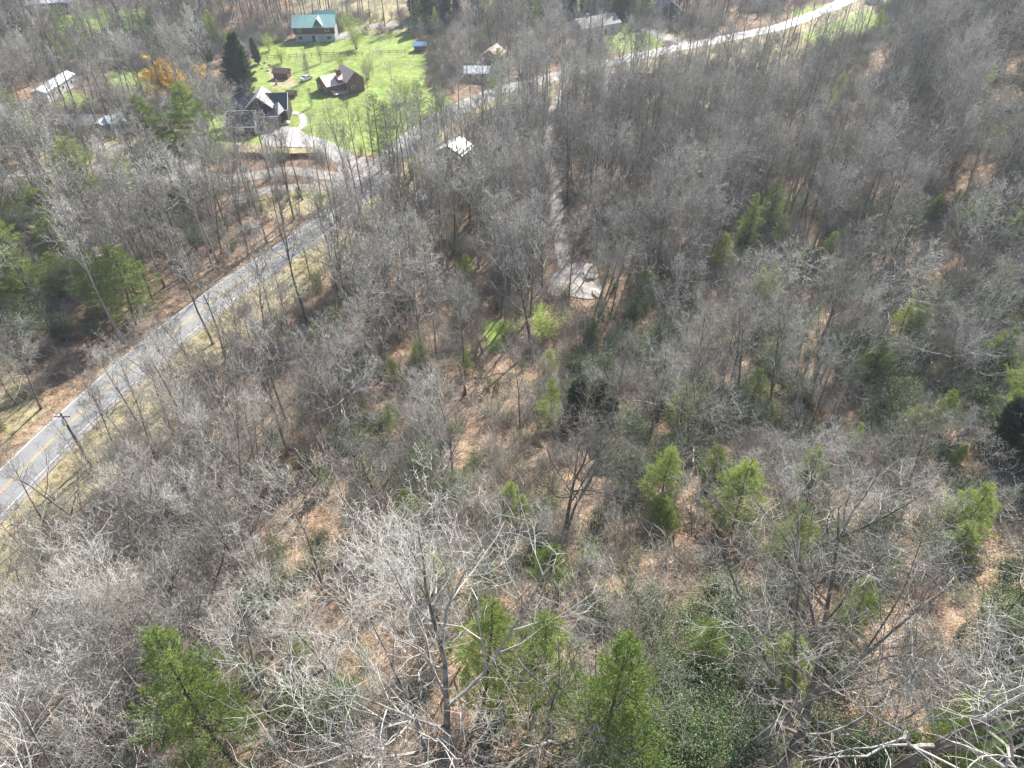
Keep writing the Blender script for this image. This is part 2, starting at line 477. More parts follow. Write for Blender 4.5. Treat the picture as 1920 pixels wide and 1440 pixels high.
def sheet(P, lift, name, m_):
    c0 = P.mean(0); rings = 6; V = []; Fc = []; n = len(P)
    P2 = catmull(list(P) + [P[0]], 2.0)[:-1]; n = len(P2)
    for k in range(rings + 1):
        Q = c0 + (P2 - c0) * max(k, .02) / rings
        V.append(np.stack([Q[:, 0], Q[:, 1], zt(Q[:, 0], Q[:, 1]) + lift], -1))
    for k in range(rings):
        for i in range(n):
            j = (i + 1) % n
            Fc.append((k * n + i, (k + 1) * n + i, (k + 1) * n + j, k * n + j))
    return tag(MB().add(np.concatenate(V), Fc).build(name, m_), kind='structure')
sheet(PAD, .13, "gravel_pad", M['gravel'])
sheet(COURT, .14, "driveway_apron", M['concrete'])
sheet(np.array([at(*p)[:2] for p in [(634, 302), (690, 296), (704, 316), (694, 352), (664, 386), (640, 372), (622, 352), (632, 330)]]), .13, "road_junction", M['gravel'])

# ------------------------------------------------------------------ plants: generators
def wander(p, d, L, n, g, up, rg):
    pts = [p]; d = d / np.linalg.norm(d)
    for i in range(n):
        d = d + rg.normal(0, g, 3); d[2] += up
        d /= np.linalg.norm(d); pts.append(pts[-1] + d * L / n)
    return np.array(pts), d

def side_dir(T, ang, az):
    ref = np.array([0, 0, 1.0]) if abs(T[2]) < .9 else np.array([1.0, 0, 0])
    A = np.cross(T, ref); A /= np.linalg.norm(A); B = np.cross(T, A)
    return T * math.cos(ang) + (A * math.cos(az) + B * math.sin(az)) * math.sin(ang)

def grow_bare(H, seed, bole=.4, spread=.42, kids=(13, 7, 6, 4), rt=None, tw=.016, wob=.07, asc=.13, lean=.05, forks=0, pts=(10, 6, 4, 3, 2), ang=(48, 42, 42, 45)):
    rg = np.random.default_rng(seed)
    trunk, twigs = MB(), MB()
    rt = rt or H * .0125
    def rec(p, d, L, r, lev, az0):
        n = pts[lev]
        P, dl = wander(p, d, L, n, wob * (1 + .28 * lev) if lev else wob * .45, asc * (.6 if lev else .02) if lev < 4 else 0.0, rg)
        rr = np.linspace(r, r * (.35 if lev else .07), n + 1)
        if lev == 0: rr[0] *= 1.35
        sides = (8, 5, 4, 3, 3)[lev]
        tgt = trunk if lev == 0 or (lev == 1 and r > rt * .42) else twigs
        tgt.tube(P, rr, sides, 1 if (tgt is twigs and lev >= 2) else 0, cap=False)
        if lev >= len(kids): return
        k = kids[lev]; az = az0
        t0 = bole if lev == 0 else .22
        for i in range(k):
            t = t0 + (1 - t0) * (i + rg.uniform(.1, .9)) / k
            t = min(t, .995); f = t * n; a = int(f)
            q = P[a] + (P[a + 1] - P[a]) * (f - a); rad = np.interp(t, np.linspace(0, 1, n + 1), rr)
            T = P[a + 1] - P[a]; T = T / np.linalg.norm(T)
            az += 2.4 + rg.normal(0, .5)
            an = R(ang[lev]) * rg.uniform(.65, 1.25) * (1.1 - .5 * (t if lev == 0 else 0))
            dd = side_dir(T, an, az)
            if lev == 0: Lc = H * spread * (1.08 - .75 * ((t - bole) / (1 - bole)) ** 1.3) * rg.uniform(.65, 1.25)
            else: Lc = L * (.62 - .3 * t) * rg.uniform(.7, 1.35)
            rec(q, dd, Lc, max(tw, min(rad * .64, Lc * .0125)), lev + 1, rg.uniform(0, 6.28))
    d0 = np.array([rg.normal(0, lean), rg.normal(0, lean), 1.0])
    rec(np.array([0, 0, -.5]), d0, H + .5, rt, 0, rg.uniform(0, 6))
    if forks:
        for i in range(forks):
            az = rg.uniform(0, 6.28)
            rec(np.array([.15 * math.cos(az), .15 * math.sin(az), -.3]), np.array([.22 * math.cos(az), .22 * math.sin(az), 1.0]), H * rg.uniform(.7, .95), rt * .7, 0, 0)
    return trunk, twigs

def leaf_tris(C, D, Ln, Wd, rg):
    """thin triangles: centre, direction, length, width"""
    n = len(C)
    D = D / (np.linalg.norm(D, axis=1)[:, None] + 1e-9)
    Rn = rg.normal(0, 1, (n, 3)); Pp = np.cross(D, Rn); Pp /= np.linalg.norm(Pp, axis=1)[:, None] + 1e-9
    V = np.stack([C - Pp * Wd[:, None] / 2, C + Pp * Wd[:, None] / 2, C + D * Ln[:, None]], 1).reshape(-1, 3)
    return V, [(3 * i, 3 * i + 1, 3 * i + 2) for i in range(n)]

def leaf_quads(C, D, Ln, Wd, rg):
    n = len(C)
    D = D / (np.linalg.norm(D, axis=1)[:, None] + 1e-9)
    Rn = rg.normal(0, .5, (n, 3)) + np.array([0, 0, 1.0]); Pp = np.cross(D, Rn); Pp /= np.linalg.norm(Pp, axis=1)[:, None] + 1e-9
    V = np.stack([C, C + D * Ln[:, None] * .5 + Pp * Wd[:, None] / 2, C + D * Ln[:, None], C + D * Ln[:, None] * .5 - Pp * Wd[:, None] / 2], 1).reshape(-1, 3)
    return V, [(4 * i, 4 * i + 1, 4 * i + 2, 4 * i + 3) for i in range(n)]

def grow_pine(H, seed, base=.25, rad=.2, gap=.75, per=5, tuft=13, nl=.34, shape=1.0, droop=0.0, dens=1.0, nw=.035):
    rg = np.random.default_rng(seed)
    trunk, limb, fol = MB(), MB(), MB()
    P, _ = wander(np.array([0, 0, -.4]), np.array([rg.normal(0, .03), rg.normal(0, .03), 1]), H + .4, 10, .025, 0.02, rg)
    trunk.tube(P, np.linspace(H * .0125, .03, 11), 7, cap=False)
    C = []; Dd = []
    z = H * base
    while z < H * .985:
        t = (z - H * base) / (H * (1 - base))
        env = (1 - t) ** shape * min(1, .45 + 2.2 * t)
        f = (z + .4) / (H + .4) * 10; a = min(9, int(f)); q0 = P[a] + (P[a + 1] - P[a]) * (f - a)
        az0 = rg.uniform(0, 6.28)
        for k in range(per):
            if rg.random() < .14: continue
            az = az0 + k * 6.28 / per + rg.normal(0, .25)
            L = H * rad * env * rg.uniform(.6, 1.25) + .45
            d = np.array([math.cos(az), math.sin(az), .12 + .55 * t - droop])
            B_, de = wander(q0, d, L, 4, .07, .03, rg)
            limb.tube(B_, np.linspace(max(.02, L * .014), .01, 5), 3, cap=False)
            m_ = max(3, int(L * 4.2 * dens))
            for j in range(m_):
                u = .25 + .75 * (j + rg.random()) / m_
                f2 = u * 4; a2 = min(3, int(f2)); q = B_[a2] + (B_[a2 + 1] - B_[a2]) * (f2 - a2)
                sw = (1.05 - u) * L * .5 + .12
                off = np.array([-math.sin(az), math.cos(az), 0]) * rg.uniform(-1, 1) * sw + np.array([0, 0, rg.normal(.02, .10)])
                C.append(q + off); Dd.append(de + off * .8 + np.array([0, 0, .3]))
        z += gap * rg.uniform(.75, 1.25) * (1 - .3 * t)
    C = np.repeat(np.array(C), tuft, 0); Dd = np.repeat(np.array(Dd), tuft, 0)
    n = len(C)
    C = C + rg.normal(0, .09, (n, 3)); Dd = Dd / np.linalg.norm(Dd, axis=1)[:, None] + rg.normal(0, .65, (n, 3))
    V, Fc = leaf_tris(C, Dd, rg.uniform(.6, 1.2, n) * nl, rg.uniform(.8, 1.3, n) * nw, rg)
    fol.add(V, Fc)
    return trunk, limb, fol

def grow_shrub(seed, rx, hz, n=1700, ll=.2, lw=.085, jit=.2):
    rg = np.random.default_rng(seed)
    stems, fol = MB(), MB(); C = []; Dd = []
    for k in range(15):
        az = rg.uniform(0, 6.28); out = rg.uniform(.05, 1)
        d = np.array([math.cos(az) * out * rx / hz, math.sin(az) * out * rx / hz, 1])
        P, de = wander(np.array([rg.normal(0, .2), rg.normal(0, .2), -.2]), d, hz * rg.uniform(.6, 1.15), 5, .14, 0, rg)
        stems.tube(P, np.linspace(.045, .015, 6), 4, cap=False)
        for j in range(11):
            u = rg.uniform(1.6, 5); a = min(4, int(u)); q = P[a] + (P[a + 1] - P[a]) * (u - a)
            q2 = q + rg.normal(0, 1, 3) * np.array([rx * .2, rx * .2, .28])
            stems.tube(np.array([q, q2]), np.array([.014, .008]), 3, cap=False)
            C.append(q2); Dd.append(q2 - q + np.array([0, 0, .2]))
    m_ = max(1, n // len(C))
    C = np.repeat(np.array(C), m_, 0); Dd = np.repeat(np.array(Dd), m_, 0); k = len(C)
    C = C + rg.normal(0, jit, (k, 3)); C[:, 2] = np.maximum(C[:, 2], .1)
    Dd = Dd / np.linalg.norm(Dd, axis=1)[:, None] * .5 + rg.normal(0, .8, (k, 3))
    V, Fc = leaf_quads(C, Dd, rg.uniform(.7, 1.3, k) * ll, rg.uniform(.8, 1.2, k) * lw, rg)
    fol.add(V, Fc); return stems, fol

def grow_brush(seed, r, h, n=34, tw=.011):
    rg = np.random.default_rng(seed); mb = MB()
    for k in range(n):
        az = rg.uniform(0, 6.28); rr = r * math.sqrt(rg.random()) * .6
        p = np.array([math.cos(az) * rr, math.sin(az) * rr, -.1]); az2 = rg.uniform(0, 6.28)
        P, de = wander(p, np.array([math.cos(az2) * .6, math.sin(az2) * .6, 1]), h * rg.uniform(.5, 1.2), 4, .16, -.02, rg)
        mb.tube(P, np.linspace(tw * 1.6, tw * .7, 5), 3, cap=False)
        for j in range(6):
            u = rg.uniform(1, 4); a = min(3, int(u)); q = P[a] + (P[a + 1] - P[a]) * (u - a)
            P2, _ = wander(q, side_dir((P[a + 1] - P[a]) / np.linalg.norm(P[a + 1] - P[a]), rg.uniform(.5, 1.1), rg.uniform(0, 6.28)), h * rg.uniform(.2, .5), 2, .2, 0, rg)
            mb.tube(P2, np.linspace(tw, tw * .6, 3), 3, cap=False)
    return mb

# prototype meshes ------------------------------------------------
def bare_meshes(name, *a, **k):
    t, c_ = grow_bare(*a, **k)
    return {'H': a[0], 't': t.mesh('trunk', M['bark'], True), 'c': c_.mesh('crown', [M['bark'], M['twig']]), 'mb': (t, c_)}
BIG = [bare_meshes('b', 22, s, bole=.3, spread=.44, wob=.11, asc=.12, lean=.12, rt=.30, forks=s % 2, pts=(12, 8, 5, 3, 2), ang=(55, 44, 44, 44), kids=(10, 7, 6, 4), tw=.0105) for s in (1, 2, 3, 4)]
MED = [bare_meshes('m', 19, s, bole=.42, spread=.36, kids=(12, 7, 5, 4), rt=.20, tw=.011, lean=.08) for s in (5, 6, 7, 8, 9)]
TALL = [bare_meshes('t', 24, s, bole=.52, spread=.23, kids=(13, 6, 5, 3), rt=.24, tw=.013, asc=.2, lean=.04) for s in (10, 11, 12)]
FARK = ([grow_bare(21, s_, bole=.36, spread=.4, kids=(11, 6, 5, 3), rt=.24, tw=.023, asc=.12, wob=.08, lean=.08, pts=(9, 5, 3, 2, 2)) for s_ in (81, 82, 83, 84)]
        + [grow_bare(24, s_, bole=.5, spread=.24, kids=(13, 5, 4, 3), rt=.26, tw=.024, asc=.2, lean=.04, pts=(9, 4, 3, 2, 2)) for s_ in (85, 86, 87, 88)])
SAP = [bare_meshes('s', 10, s, bole=.25, spread=.38, kids=(9, 5, 4, 3), rt=.085, tw=.011, lean=.12, forks=1) for s in (13, 14, 15)]
for G, f in ((BIG, 'spreading'), (MED, 'upright'), (TALL, 'tall slender'), (SAP, 'small thin')):
    for g in G: g['form'] = f
def pine_meshes(mat_, *a, **k):
    t, l, f = grow_pine(*a, **k)
    return {'H': a[0], 't': t.mesh('trunk', M['pbark'], True), 'l': l.mesh('branches', M['pbark']), 'c': f.mesh('foliage', M[mat_])}
PINE = [pine_meshes('needle', 14, 21, base=.12, rad=.30, dens=1.5, nw=.05), pine_meshes('needle', 14, 22, base=.16, rad=.33, gap=.7, dens=1.4, nw=.05), pine_meshes('needle', 10, 23, base=.08, rad=.38, gap=.55, dens=1.5, nw=.05)]
TPINE = [pine_meshes('needle', 24, 24, base=.25, rad=.27, gap=.8, shape=.8, nw=.06, dens=1.7, tuft=16), pine_meshes('needle', 22, 25, base=.3, rad=.27, gap=.8, shape=.7, nw=.06, dens=1.7, tuft=16)]
DARK = [pine_meshes('needle_dark', 18, 26, base=.04, rad=.22, gap=.42, per=8, tuft=12, shape=.75, dens=2.2, nw=.07, nl=.4), pine_meshes('needle_dark', 12, 27, base=.06, rad=.2, gap=.42, per=7, tuft=12, shape=.7, dens=2.1, nw=.07, nl=.4)]
GREY = [pine_meshes('needle_grey', 13, 28, base=.1, rad=.19, gap=.6, per=5, tuft=7, shape=.6, dens=1.1, nw=.045)]
def shrub_meshes(mt, *a, **k):
    s, f = grow_shrub(*a, **k)
    return {'H': a[2], 's': s.mesh('stems', M['pbark']), 'f': f.mesh('foliage', M[mt])}
TLAUREL = [shrub_meshes('laurel', 37, 3.2, 7, n=8500, ll=.17, lw=.08, jit=.42)]
LAUREL = [shrub_meshes('laurel', 31, 2.6, 3.6, n=3600, ll=.16, lw=.075, jit=.3), shrub_meshes('laurel', 32, 3.0, 4.6, n=4400, ll=.16, lw=.075, jit=.3), shrub_meshes('laurel', 33, 2.0, 2.6, n=2600, ll=.15, lw=.07, jit=.25)]
BUDS = [shrub_meshes('bud', 34, 3.2, 8, n=2600, ll=.28, lw=.14, jit=.4), shrub_meshes('bud', 35, 3.6, 10, n=3600, ll=.3, lw=.15, jit=.5)]
OLIVE = [grow_shrub(s_, 2.4, h_, n=650, ll=.17, lw=.08) for s_, h_ in ((41, 3.2), (42, 4.6), (43, 6.0))]
WILLOW = [shrub_meshes('willow', 36, 4.0, 9, n=9000, ll=.55, lw=.12)]

# ------------------------------------------------------------------ landmarks used to describe plants
LM = [((150, 860), "the two utility poles"), ((1075, 525), "the gravel pad"), ((1045, 390), "the narrow forest driveway"),
      ((400, 1320), "the lower-left yellow-green pine"), ((960, 1210), "the lower-middle pair of pines"), ((1130, 1340), "the bottom-middle tall green pine"),
      ((1030, 1055), "the small bright pine below centre"), ((1035, 760), "the pale pine at the centre"), ((1235, 880), "the pine right of centre"),
      ((1370, 930), "the broad yellow-green pine"), ((1880, 720), "the shaded right-edge pine"), ((1780, 960), "the olive pine near right edge"),
      ((1900, 390), "the bushy upper-right pine"), ((1400, 440), "the pointed upper-right pine"), ((1670, 420), "the pale washed-out pine"),
      ((1560, 1300), "the sunny lower-right leaf litter"), ((330, 640), "the straight road's middle"), ((560, 450), "the straight road's far end"),
      ((60, 900), "the road's near end"), ((560, 960), "the bare brown slope"), ((200, 530), "the roadside pines at left"),
      ((350, 280), "the tallest open pine"), ((480, 220), "the black-roofed house"), ((640, 150), "the tan-roofed house"), ((590, 55), "the green-roofed log house"),
      ((835, 272), "the white-roofed garage"), ((680, 320), "the road junction"), ((1180, 150), "the dark-roofed woodland house"), ((1400, 70), "the pale far road"),
      ((110, 165), "the long white trailer"), ((1560, 120), "the pale far field"), ((995, 640), "the tall straight central tree"), ((120, 1200), "the twin-trunk left-edge tree"),
      ((930, 1100), "the dark forked tree"), ((1450, 1200), "the thick straight lower-right trunk"), ((1250, 640), "the wide bank of dark laurels"),
      ((1700, 1150), "the forking lower-right trunk"), ((700, 1150), "the large bottom tree's pale limbs"), ((420, 1060), "the leaning pale lower-left trunks")]
ORD = ["", "second ", "third ", "fourth ", "fifth ", "sixth ", "seventh ", "eighth ", "ninth ", "tenth ", "eleventh ", "twelfth "]
PLANTS = []        # (obj, kind word, adjective, centre point)
def describe():
    bins = {}
    for o, kindw, adj, c_ in PLANTS:
        x, y, dep = proj(c_)
        best = min(LM, key=lambda l: math.hypot(l[0][0] - x, l[0][1] - y))
        dx, dy = x - best[0][0], y - best[0][1]
        if abs(dx) > abs(dy): dr = "right of" if dx > 0 else "left of"
        else: dr = "in front of" if dy > 0 else "behind"
        bins.setdefault((kindw, dr, best[1]), []).append((math.hypot(dx, dy), o, adj))
    for (kindw, dr, lm), L in bins.items():
        L.sort(key=lambda t: t[0])
        for i, (_, o, adj) in enumerate(L):
            rank = "" if len(L) == 1 else (ORD[min(i, 11)] + "nearest")
            o['label'] = " ".join(("%s %s %s %s %s" % (adj, kindw, rank, dr, lm)).split())

CLEAR = []         # pixel ellipses of conifers that the photo shows uncovered
PLACED = []        # footprints for spacing
def put_bare(p, proto, sc=1, rz=None, name='bare_tree', group='bare grey forest trees', label=None):
    rz = rng.uniform(0, 6.28) if rz is None else rz
    e = empty(name, (p[0], p[1], float(zt(p[0], p[1]))), rz, sc)
    link('trunk', proto['t'], e); link('crown', proto['c'], e)
    tag(e, label, 'tree', group)
    if not label: PLANTS.append((e, 'bare grey tree', proto['form'], (p[0], p[1], float(zt(p[0], p[1])) + proto['H'] * sc * .8)))
    PLACED.append((p[0], p[1])); return e
def put_pine(p, proto, sc=1, rz=None, name='pine_tree', label=None, group='green conifers among the bare woods', kindw='green pine', adj='', cat='tree', sz=None):
    e = empty(name, (p[0], p[1], float(zt(p[0], p[1]))), rng.uniform(0, 6.28) if rz is None else rz, sc)
    if sz: e.scale = (sc, sc, sz)
    link('trunk', proto['t'], e); link('branches', proto['l'], e); link('foliage', proto['c'], e)
    tag(e, label, cat, group)
    if not label: PLANTS.append((e, kindw, adj, (p[0], p[1], float(zt(p[0], p[1])) + proto['H'] * sc * .6)))
    PLACED.append((p[0], p[1]))
    q = proj((p[0], p[1], e.location.z + proto['H'] * e.scale[2] * .55))
    CLEAR.append((q[0], q[1], F / q[2] * proto['H'] * e.scale[2] * .24, F / q[2] * proto['H'] * e.scale[2] * .36, q[2])); return e
def put_shrub(p, proto, sc=1, name='evergreen_shrub', label=None, group='dark evergreen shrubs under the trees', kindw='dark evergreen shrub', adj='', cat='shrub', sz=None, parts=True):
    e = empty(name, (p[0], p[1], float(zt(p[0], p[1]))), rng.uniform(0, 6.28), sc)
    if sz: e.scale = (sc, sc, sz)
    link('stems', proto['s'], e); link('foliage', proto['f'], e)
    tag(e, label, cat, group)
    if not label: PLANTS.append((e, kindw, adj, (p[0], p[1], float(zt(p[0], p[1])) + 2)))
    if name != 'evergreen_shrub':
        q = proj((p[0], p[1], e.location.z + proto['H'] * sc * .6)); h_ = F / q[2] * proto['H'] * sc
        CLEAR.append((q[0], q[1], h_ * .6, h_ * .6, q[2]))
    return e

# ------------------------------------------------------------------ buildings
def frame_at(pl, pr):
    A, B = at(*pl), at(*pr); d = B - A
    return A, math.atan2(d[1], d[0]), math.hypot(d[0], d[1])

def walls_mb(x0, x1, y0, y1, eave, ridge, ax='x', base=-1.0):
    mb = MB(); mb.box(x0, x1, y0, y1, base, eave)
    if ax == 'x':
        ym = (y0 + y1) / 2
        for x in (x0, x1):
            s = .001 if x == x0 else -.001
            mb.add([(x + s, y0, eave), (x + s, y1, eave), (x + s, ym, ridge), (x - s * 90, y0, eave), (x - s * 90, y1, eave), (x - s * 90, ym, ridge)], [(0, 2, 1), (3, 4, 5)])
    else:
        xm = (x0 + x1) / 2
        for y in (y0, y1):
            s = .001 if y == y0 else -.001
            mb.add([(x0, y + s, eave), (x1, y + s, eave), (xm, y + s, ridge), (x0, y - s * 90, eave), (x1, y - s * 90, eave), (xm, y - s * 90, ridge)], [(0, 1, 2), (3, 5, 4)])
    return mb
def roof_mb(x0, x1, y0, y1, eave, ridge, ax='x', ov=.4, th=.16, mb=None):
    mb = mb or MB()
    if ax == 'x':
        ym = (y0 + y1) / 2; k = (ridge - eave) / (ym - y0); e = eave - k * ov
        a, b_ = x0 - ov, x1 + ov; z = .18
        mb.slab((a, y0 - ov, e + z), (b_, y0 - ov, e + z), (b_, ym, ridge + z), (a, ym, ridge + z), th)
        mb.slab((b_, y1 + ov, e + z), (a, y1 + ov, e + z), (a, ym, ridge + z), (b_, ym, ridge + z), th)
    else:
        xm = (x0 + x1) / 2; k = (ridge - eave) / (xm - x0); e = eave - k * ov
        a, b_ = y0 - ov, y1 + ov; z = .18
        mb.slab((x0 - ov, b_, e + z), (x0 - ov, a, e + z), (xm, a, ridge + z), (xm, b_, ridge + z), th)
        mb.slab((x1 + ov, a, e + z), (x1 + ov, b_, e + z), (xm, b_, ridge + z), (xm, a, ridge + z), th)
    return mb
def add_window(e, x, z, w, h, y, pane='glass', fm='white_trim'):
    f = MB()
    t = .09
    f.box(x - t, x + w + t, y - .07, y - .002, z - t, z).box(x - t, x + w + t, y - .07, y - .002, z + h, z + h + t)
    f.box(x - t, x, y - .069, y - .002, z, z + h).box(x + w, x + w + t, y - .069, y - .002, z, z + h)
    o = f.build('window', M[fm], e)
    MB().box(x, x + w, y - .04, y - .003, z, z + h).build('pane', M[pane], o)
def add_side_window(e, x, y, z, w, h):
    f = MB().box(x, x + .06, y - .09, y + w + .09, z - .09, z + h + .09).build('window', M['white_trim'], e)
    MB().box(x + .061, x + .07, y, y + w, z, z + h).build('pane', M['glass'], f)
def hut(name, label, cat, pl, pr, d, eave, ridge, wm, rm, ax='x', wins=(), door=None, chim=None, group=None, dz=0, w=None):
    A, rz, ww = frame_at(pl, pr); w = w or ww
    e = empty(name, (A[0], A[1], zt(A[0], A[1]) + dz), rz)
    tag(e, label, cat, group)
    walls_mb(0, w, 0, d, eave, ridge, ax).build('wall', M[wm], e)
    rf = roof_mb(0, w, 0, d, eave, ridge, ax).build('roof', M[rm], e)
    if chim: MB().box(chim * w, chim * w + .9, d * .5, d * .5 + .9, eave, ridge + 1.1).build('chimney', M['block'], rf)
    for (fx, z, sw, sh) in wins: add_window(e, fx * w, z, sw, sh, 0)
    if door:
        dd = MB().box(door * w, door * w + 1, -.05, -.002, 0, 2.1).build('door', M['brown_wall'], e)
        MB().box(door * w + .82, door * w + .9, -.12, -.051, 1, 1.08).build('handle', M['white_metal'], dd)
    c_ = A + np.array([math.cos(rz) * w / 2 - math.sin(rz) * d / 2, math.sin(rz) * w / 2 + math.cos(rz) * d / 2, 0])
    HOUSE_KEEP.append((c_[0], c_[1], max(w, d) * .62 + 1.5))
    return e, w

# black-roofed house
A, rz, w = frame_at((431, 256), (481, 255))
hb = tag(empty('modern_house', (A[0], A[1], zt(A[0], A[1])), rz), 'modern dark-walled house with steep black metal roofs and white trim beside a pale driveway', 'house')
HOUSE_KEEP.append((A[0] + 8, A[1] + 9, 13))
wm = walls_mb(0, w, 0, 7.6, 3.0, 5.6); b2 = walls_mb(1, 15.6, 8.2, 17, 4.3, 7.5)
wm.box(6.9, 13.4, 5.7, 8.3, -1, 3.9).box(4.9, 11.6, 7.0, 15.6, 4, 5.6)
wm.add([(5.1, 6.98, 5.6), (11.4, 6.98, 5.6), (8.25, 6.98, 8.4)], [(0, 1, 2)]); wm.add(np.concatenate(b2.v), b2.f)
wm.build('wall', M['dark_siding'], hb)
rf = roof_mb(0, w, 0, 7.6, 3.0, 5.6); roof_mb(1, 15.6, 8.2, 17, 4.3, 7.5, mb=rf)
rf = rf.build('roof', M['dark_metal'], hb)
roof_mb(4.6, 11.9, 6.6, 15.8, 5.5, 8.5, ax='y', ov=.3).build('cross_gable_roof', M['white_metal'] if False else M['grey_roof'], hb)  # black metal coloured grey: sky sheen painted into these slopes
er = MB()
er.slab((7.0, 4.6, 3.7), (13.6, 4.6, 3.7), (12.2, 8.2, 5.6), (6.8, 8.2, 5.6), .15)
er.slab((13.62, 4.6, 3.7), (15.2, 8.0, 4.2), (13.4, 9.8, 6.0), (12.22, 8.2, 5.6), .15)
er.slab((.3, 7.4, 3.9), (4.6, 7.4, 4.0), (4.7, 9.6, 5.9), (1.2, 9.6, 5.3), .15)
er.build('porch_roof', M['dark_metal'], hb)
MB().add([(5.6, 6.9, 5.5), (10.9, 6.9, 5.5), (8.25, 6.9, 7.9)], [(0, 1, 2)]).build('gable_panel', M['dark_metal'], hb)
tr = MB().box(-.5, w + .5, -.62, -.5, 2.55, 2.78).box(-.5, w + .5, 3.72, 3.88, 5.79, 5.9).box(6.9, 13.7, 4.45, 4.58, 3.45, 3.7)
tr.box(.5, 1.0, 7.7, 7.8, 4.05, 4.2).box(13, 16.1, 7.68, 7.8, 4.05, 4.2).box(-.06, .06, -.08, -.01, 0, 2.6).box(w - .12, w, -.08, -.01, 0, 2.6)
for sx in (1, -1):
    P_ = [(8.25, 6.15, 8.72), (8.25 + sx * 3.95, 6.15, 5.45)]
    tr.tube(np.array(P_), np.array([.11, .11]), 4)
for x_ in (-.45, w + .45):
    tr.tube(np.array([(x_, -.5, 2.75), (x_, 3.8, 5.8)]), np.array([.1, .1]), 4); tr.tube(np.array([(x_, 3.8, 5.8), (x_, 8.0, 2.75)]), np.array([.1, .1]), 4)
tr.tube(np.array([(16.05, 7.8, 4.2), (16.05, 12.6, 7.7)]), np.array([.1, .1]), 4)
tr.build('trim', M['white_trim'], hb)
MB().box(w + .003, w + .04, .4, 7.2, 0, 2.9).build('gable_siding', M['white_trim'], hb)
add_window(hb, 3.1, .75, 1.1, 1.7, 0, pane='light_glass')
add_window(hb, 8.0, 1.2, 1.2, 1.5, 5.7); add_window(hb, 11, 1.2, 1.2, 1.5, 5.7)
MB().box(9.6, 10.7, 5.64, 5.698, 0, 2.3).build('door', M['red_wood'], hb)
MB().box(7.2, 7.45, 4.7, 4.95, 0, 3.6).build('post', M['white_trim'], hb); MB().box(12.9, 13.15, 4.7, 4.95, 0, 3.6).build('post', M['white_trim'], hb)

# green-roofed log house
A, rz, w = frame_at((556, 79), (629, 78))
hl = tag(empty('log_house', (A[0], A[1], zt(A[0], A[1])), rz), 'red log house with a green metal roof above a grey block basement on a lawn', 'house')
HOUSE_KEEP.append((A[0] + 6, A[1] + 5, 12))
MB().box(0, w, 0, 9, -1, 2.7).build('basement_wall', M['block'], hl)
lg = MB(); ch = MB()
for k in range(8):
    lg.tube(np.array([(-.35, -.0, 2.9 + k * .36), (w + .35, -.0, 2.9 + k * .36)]), np.array([.17, .17]), 6)
ch.box(-.02, w + .02, .02, 8.98, 2.7, 5.6)
lw = lg.build('log_wall', M['log'], hl); ch.build('chinking', M['chink'], lw)
walls_mb(0, w, .05, 8.95, 5.6, 8.2, base=5.6).build('gable_wall', M['log'], hl)
rf = roof_mb(-.2, w + .2, -.5, 9, 5.5, 8.4, ov=.6); roof_mb(w * .52, w * .52 + 3, -1.2, 5, 6.2, 8.3, ax='y', ov=.25, mb=rf)
roof_mb(w * .45, w * .95, 9, 13, 5.6, 8.2, mb=rf)
rf.build('roof', M['green_metal'], hl)
MB().box(w * .47, w * .47 + 6.6, 9.3, 13, -1, 5.6).build('rear_wall', M['log'], hl)
add_window(hl, 1.0, .8, 1.6, 1.2, 0); add_window(hl, w - 3.0, .8, 1.6, 1.2, 0); add_window(hl, 1.2, 3.7, 1.3, 1.1, -.12); add_window(hl, w - 3.2, 3.7, 1.3, 1.1, -.12)
MB().box(w * .42, w * .42 + 1.2, -.06, -.002, 0, 2.2).build('door', M['glass'], hl)

# tan-roofed house
A, rz, w = frame_at((596, 168), (648, 177))
rz0 = rz - .05
ht = tag(empty('brown_house', (A[0], A[1], zt(A[0], A[1])), rz0 - .42), 'brown sided house with stepped tan shingle roofs and a square chimney', 'house')
HOUSE_KEEP.append((A[0] + 5, A[1] + 6, 11))
ht.scale = (.9, .9, .9)
w1 = walls_mb(0, 8.6, 0, 6.5, 3.3, 5.6, 'y'); w2 = walls_mb(2.2, 11.5, 6.6, 13, 4.6, 7.4, 'x')
w1.add(np.concatenate(w2.v), w2.f); w3 = walls_mb(4.2, 8.4, 4.5, 9.5, 4.2, 4.9, 'y'); w1.add(np.concatenate(w3.v), w3.f)
w1.build('wall', M['brown_wall'], ht)
rf = roof_mb(0, 8.6, 0, 6.5, 3.3, 5.6, 'y'); roof_mb(2.2, 11.5, 6.6, 13, 4.6, 7.4, 'x', ov=.6, mb=rf); roof_mb(4.2, 8.4, 5, 9.5, 4.5, 5.4, 'y', ov=.2, mb=rf)
rf = rf.build('roof', M['tan_roof'], ht)
MB().box(5.2, 6.6, 5.6, 6.9, 4, 7.3).build('chimney', M['brown_wall'], rf)
for x_ in (1.2, 5.6): add_window(ht, x_, 1, 1.3, 1.3, 0)
add_side_window(ht, 11.5, 8, 1.5, 1.4, 1.2)
dk = MB().box(8.7, 11.8, 1.2, 6.3, .9, 1.05)
for x_ in (8.9, 11.6):
    for y_ in (1.4, 6.1): dk.box(x_ - .1, x_ + .1, y_ - .1, y_ + .1, -.8, 2.0)
dk.box(8.8, 11.7, 1.25, 1.35, 1.8, 1.95).build('deck', M['stone'], ht)

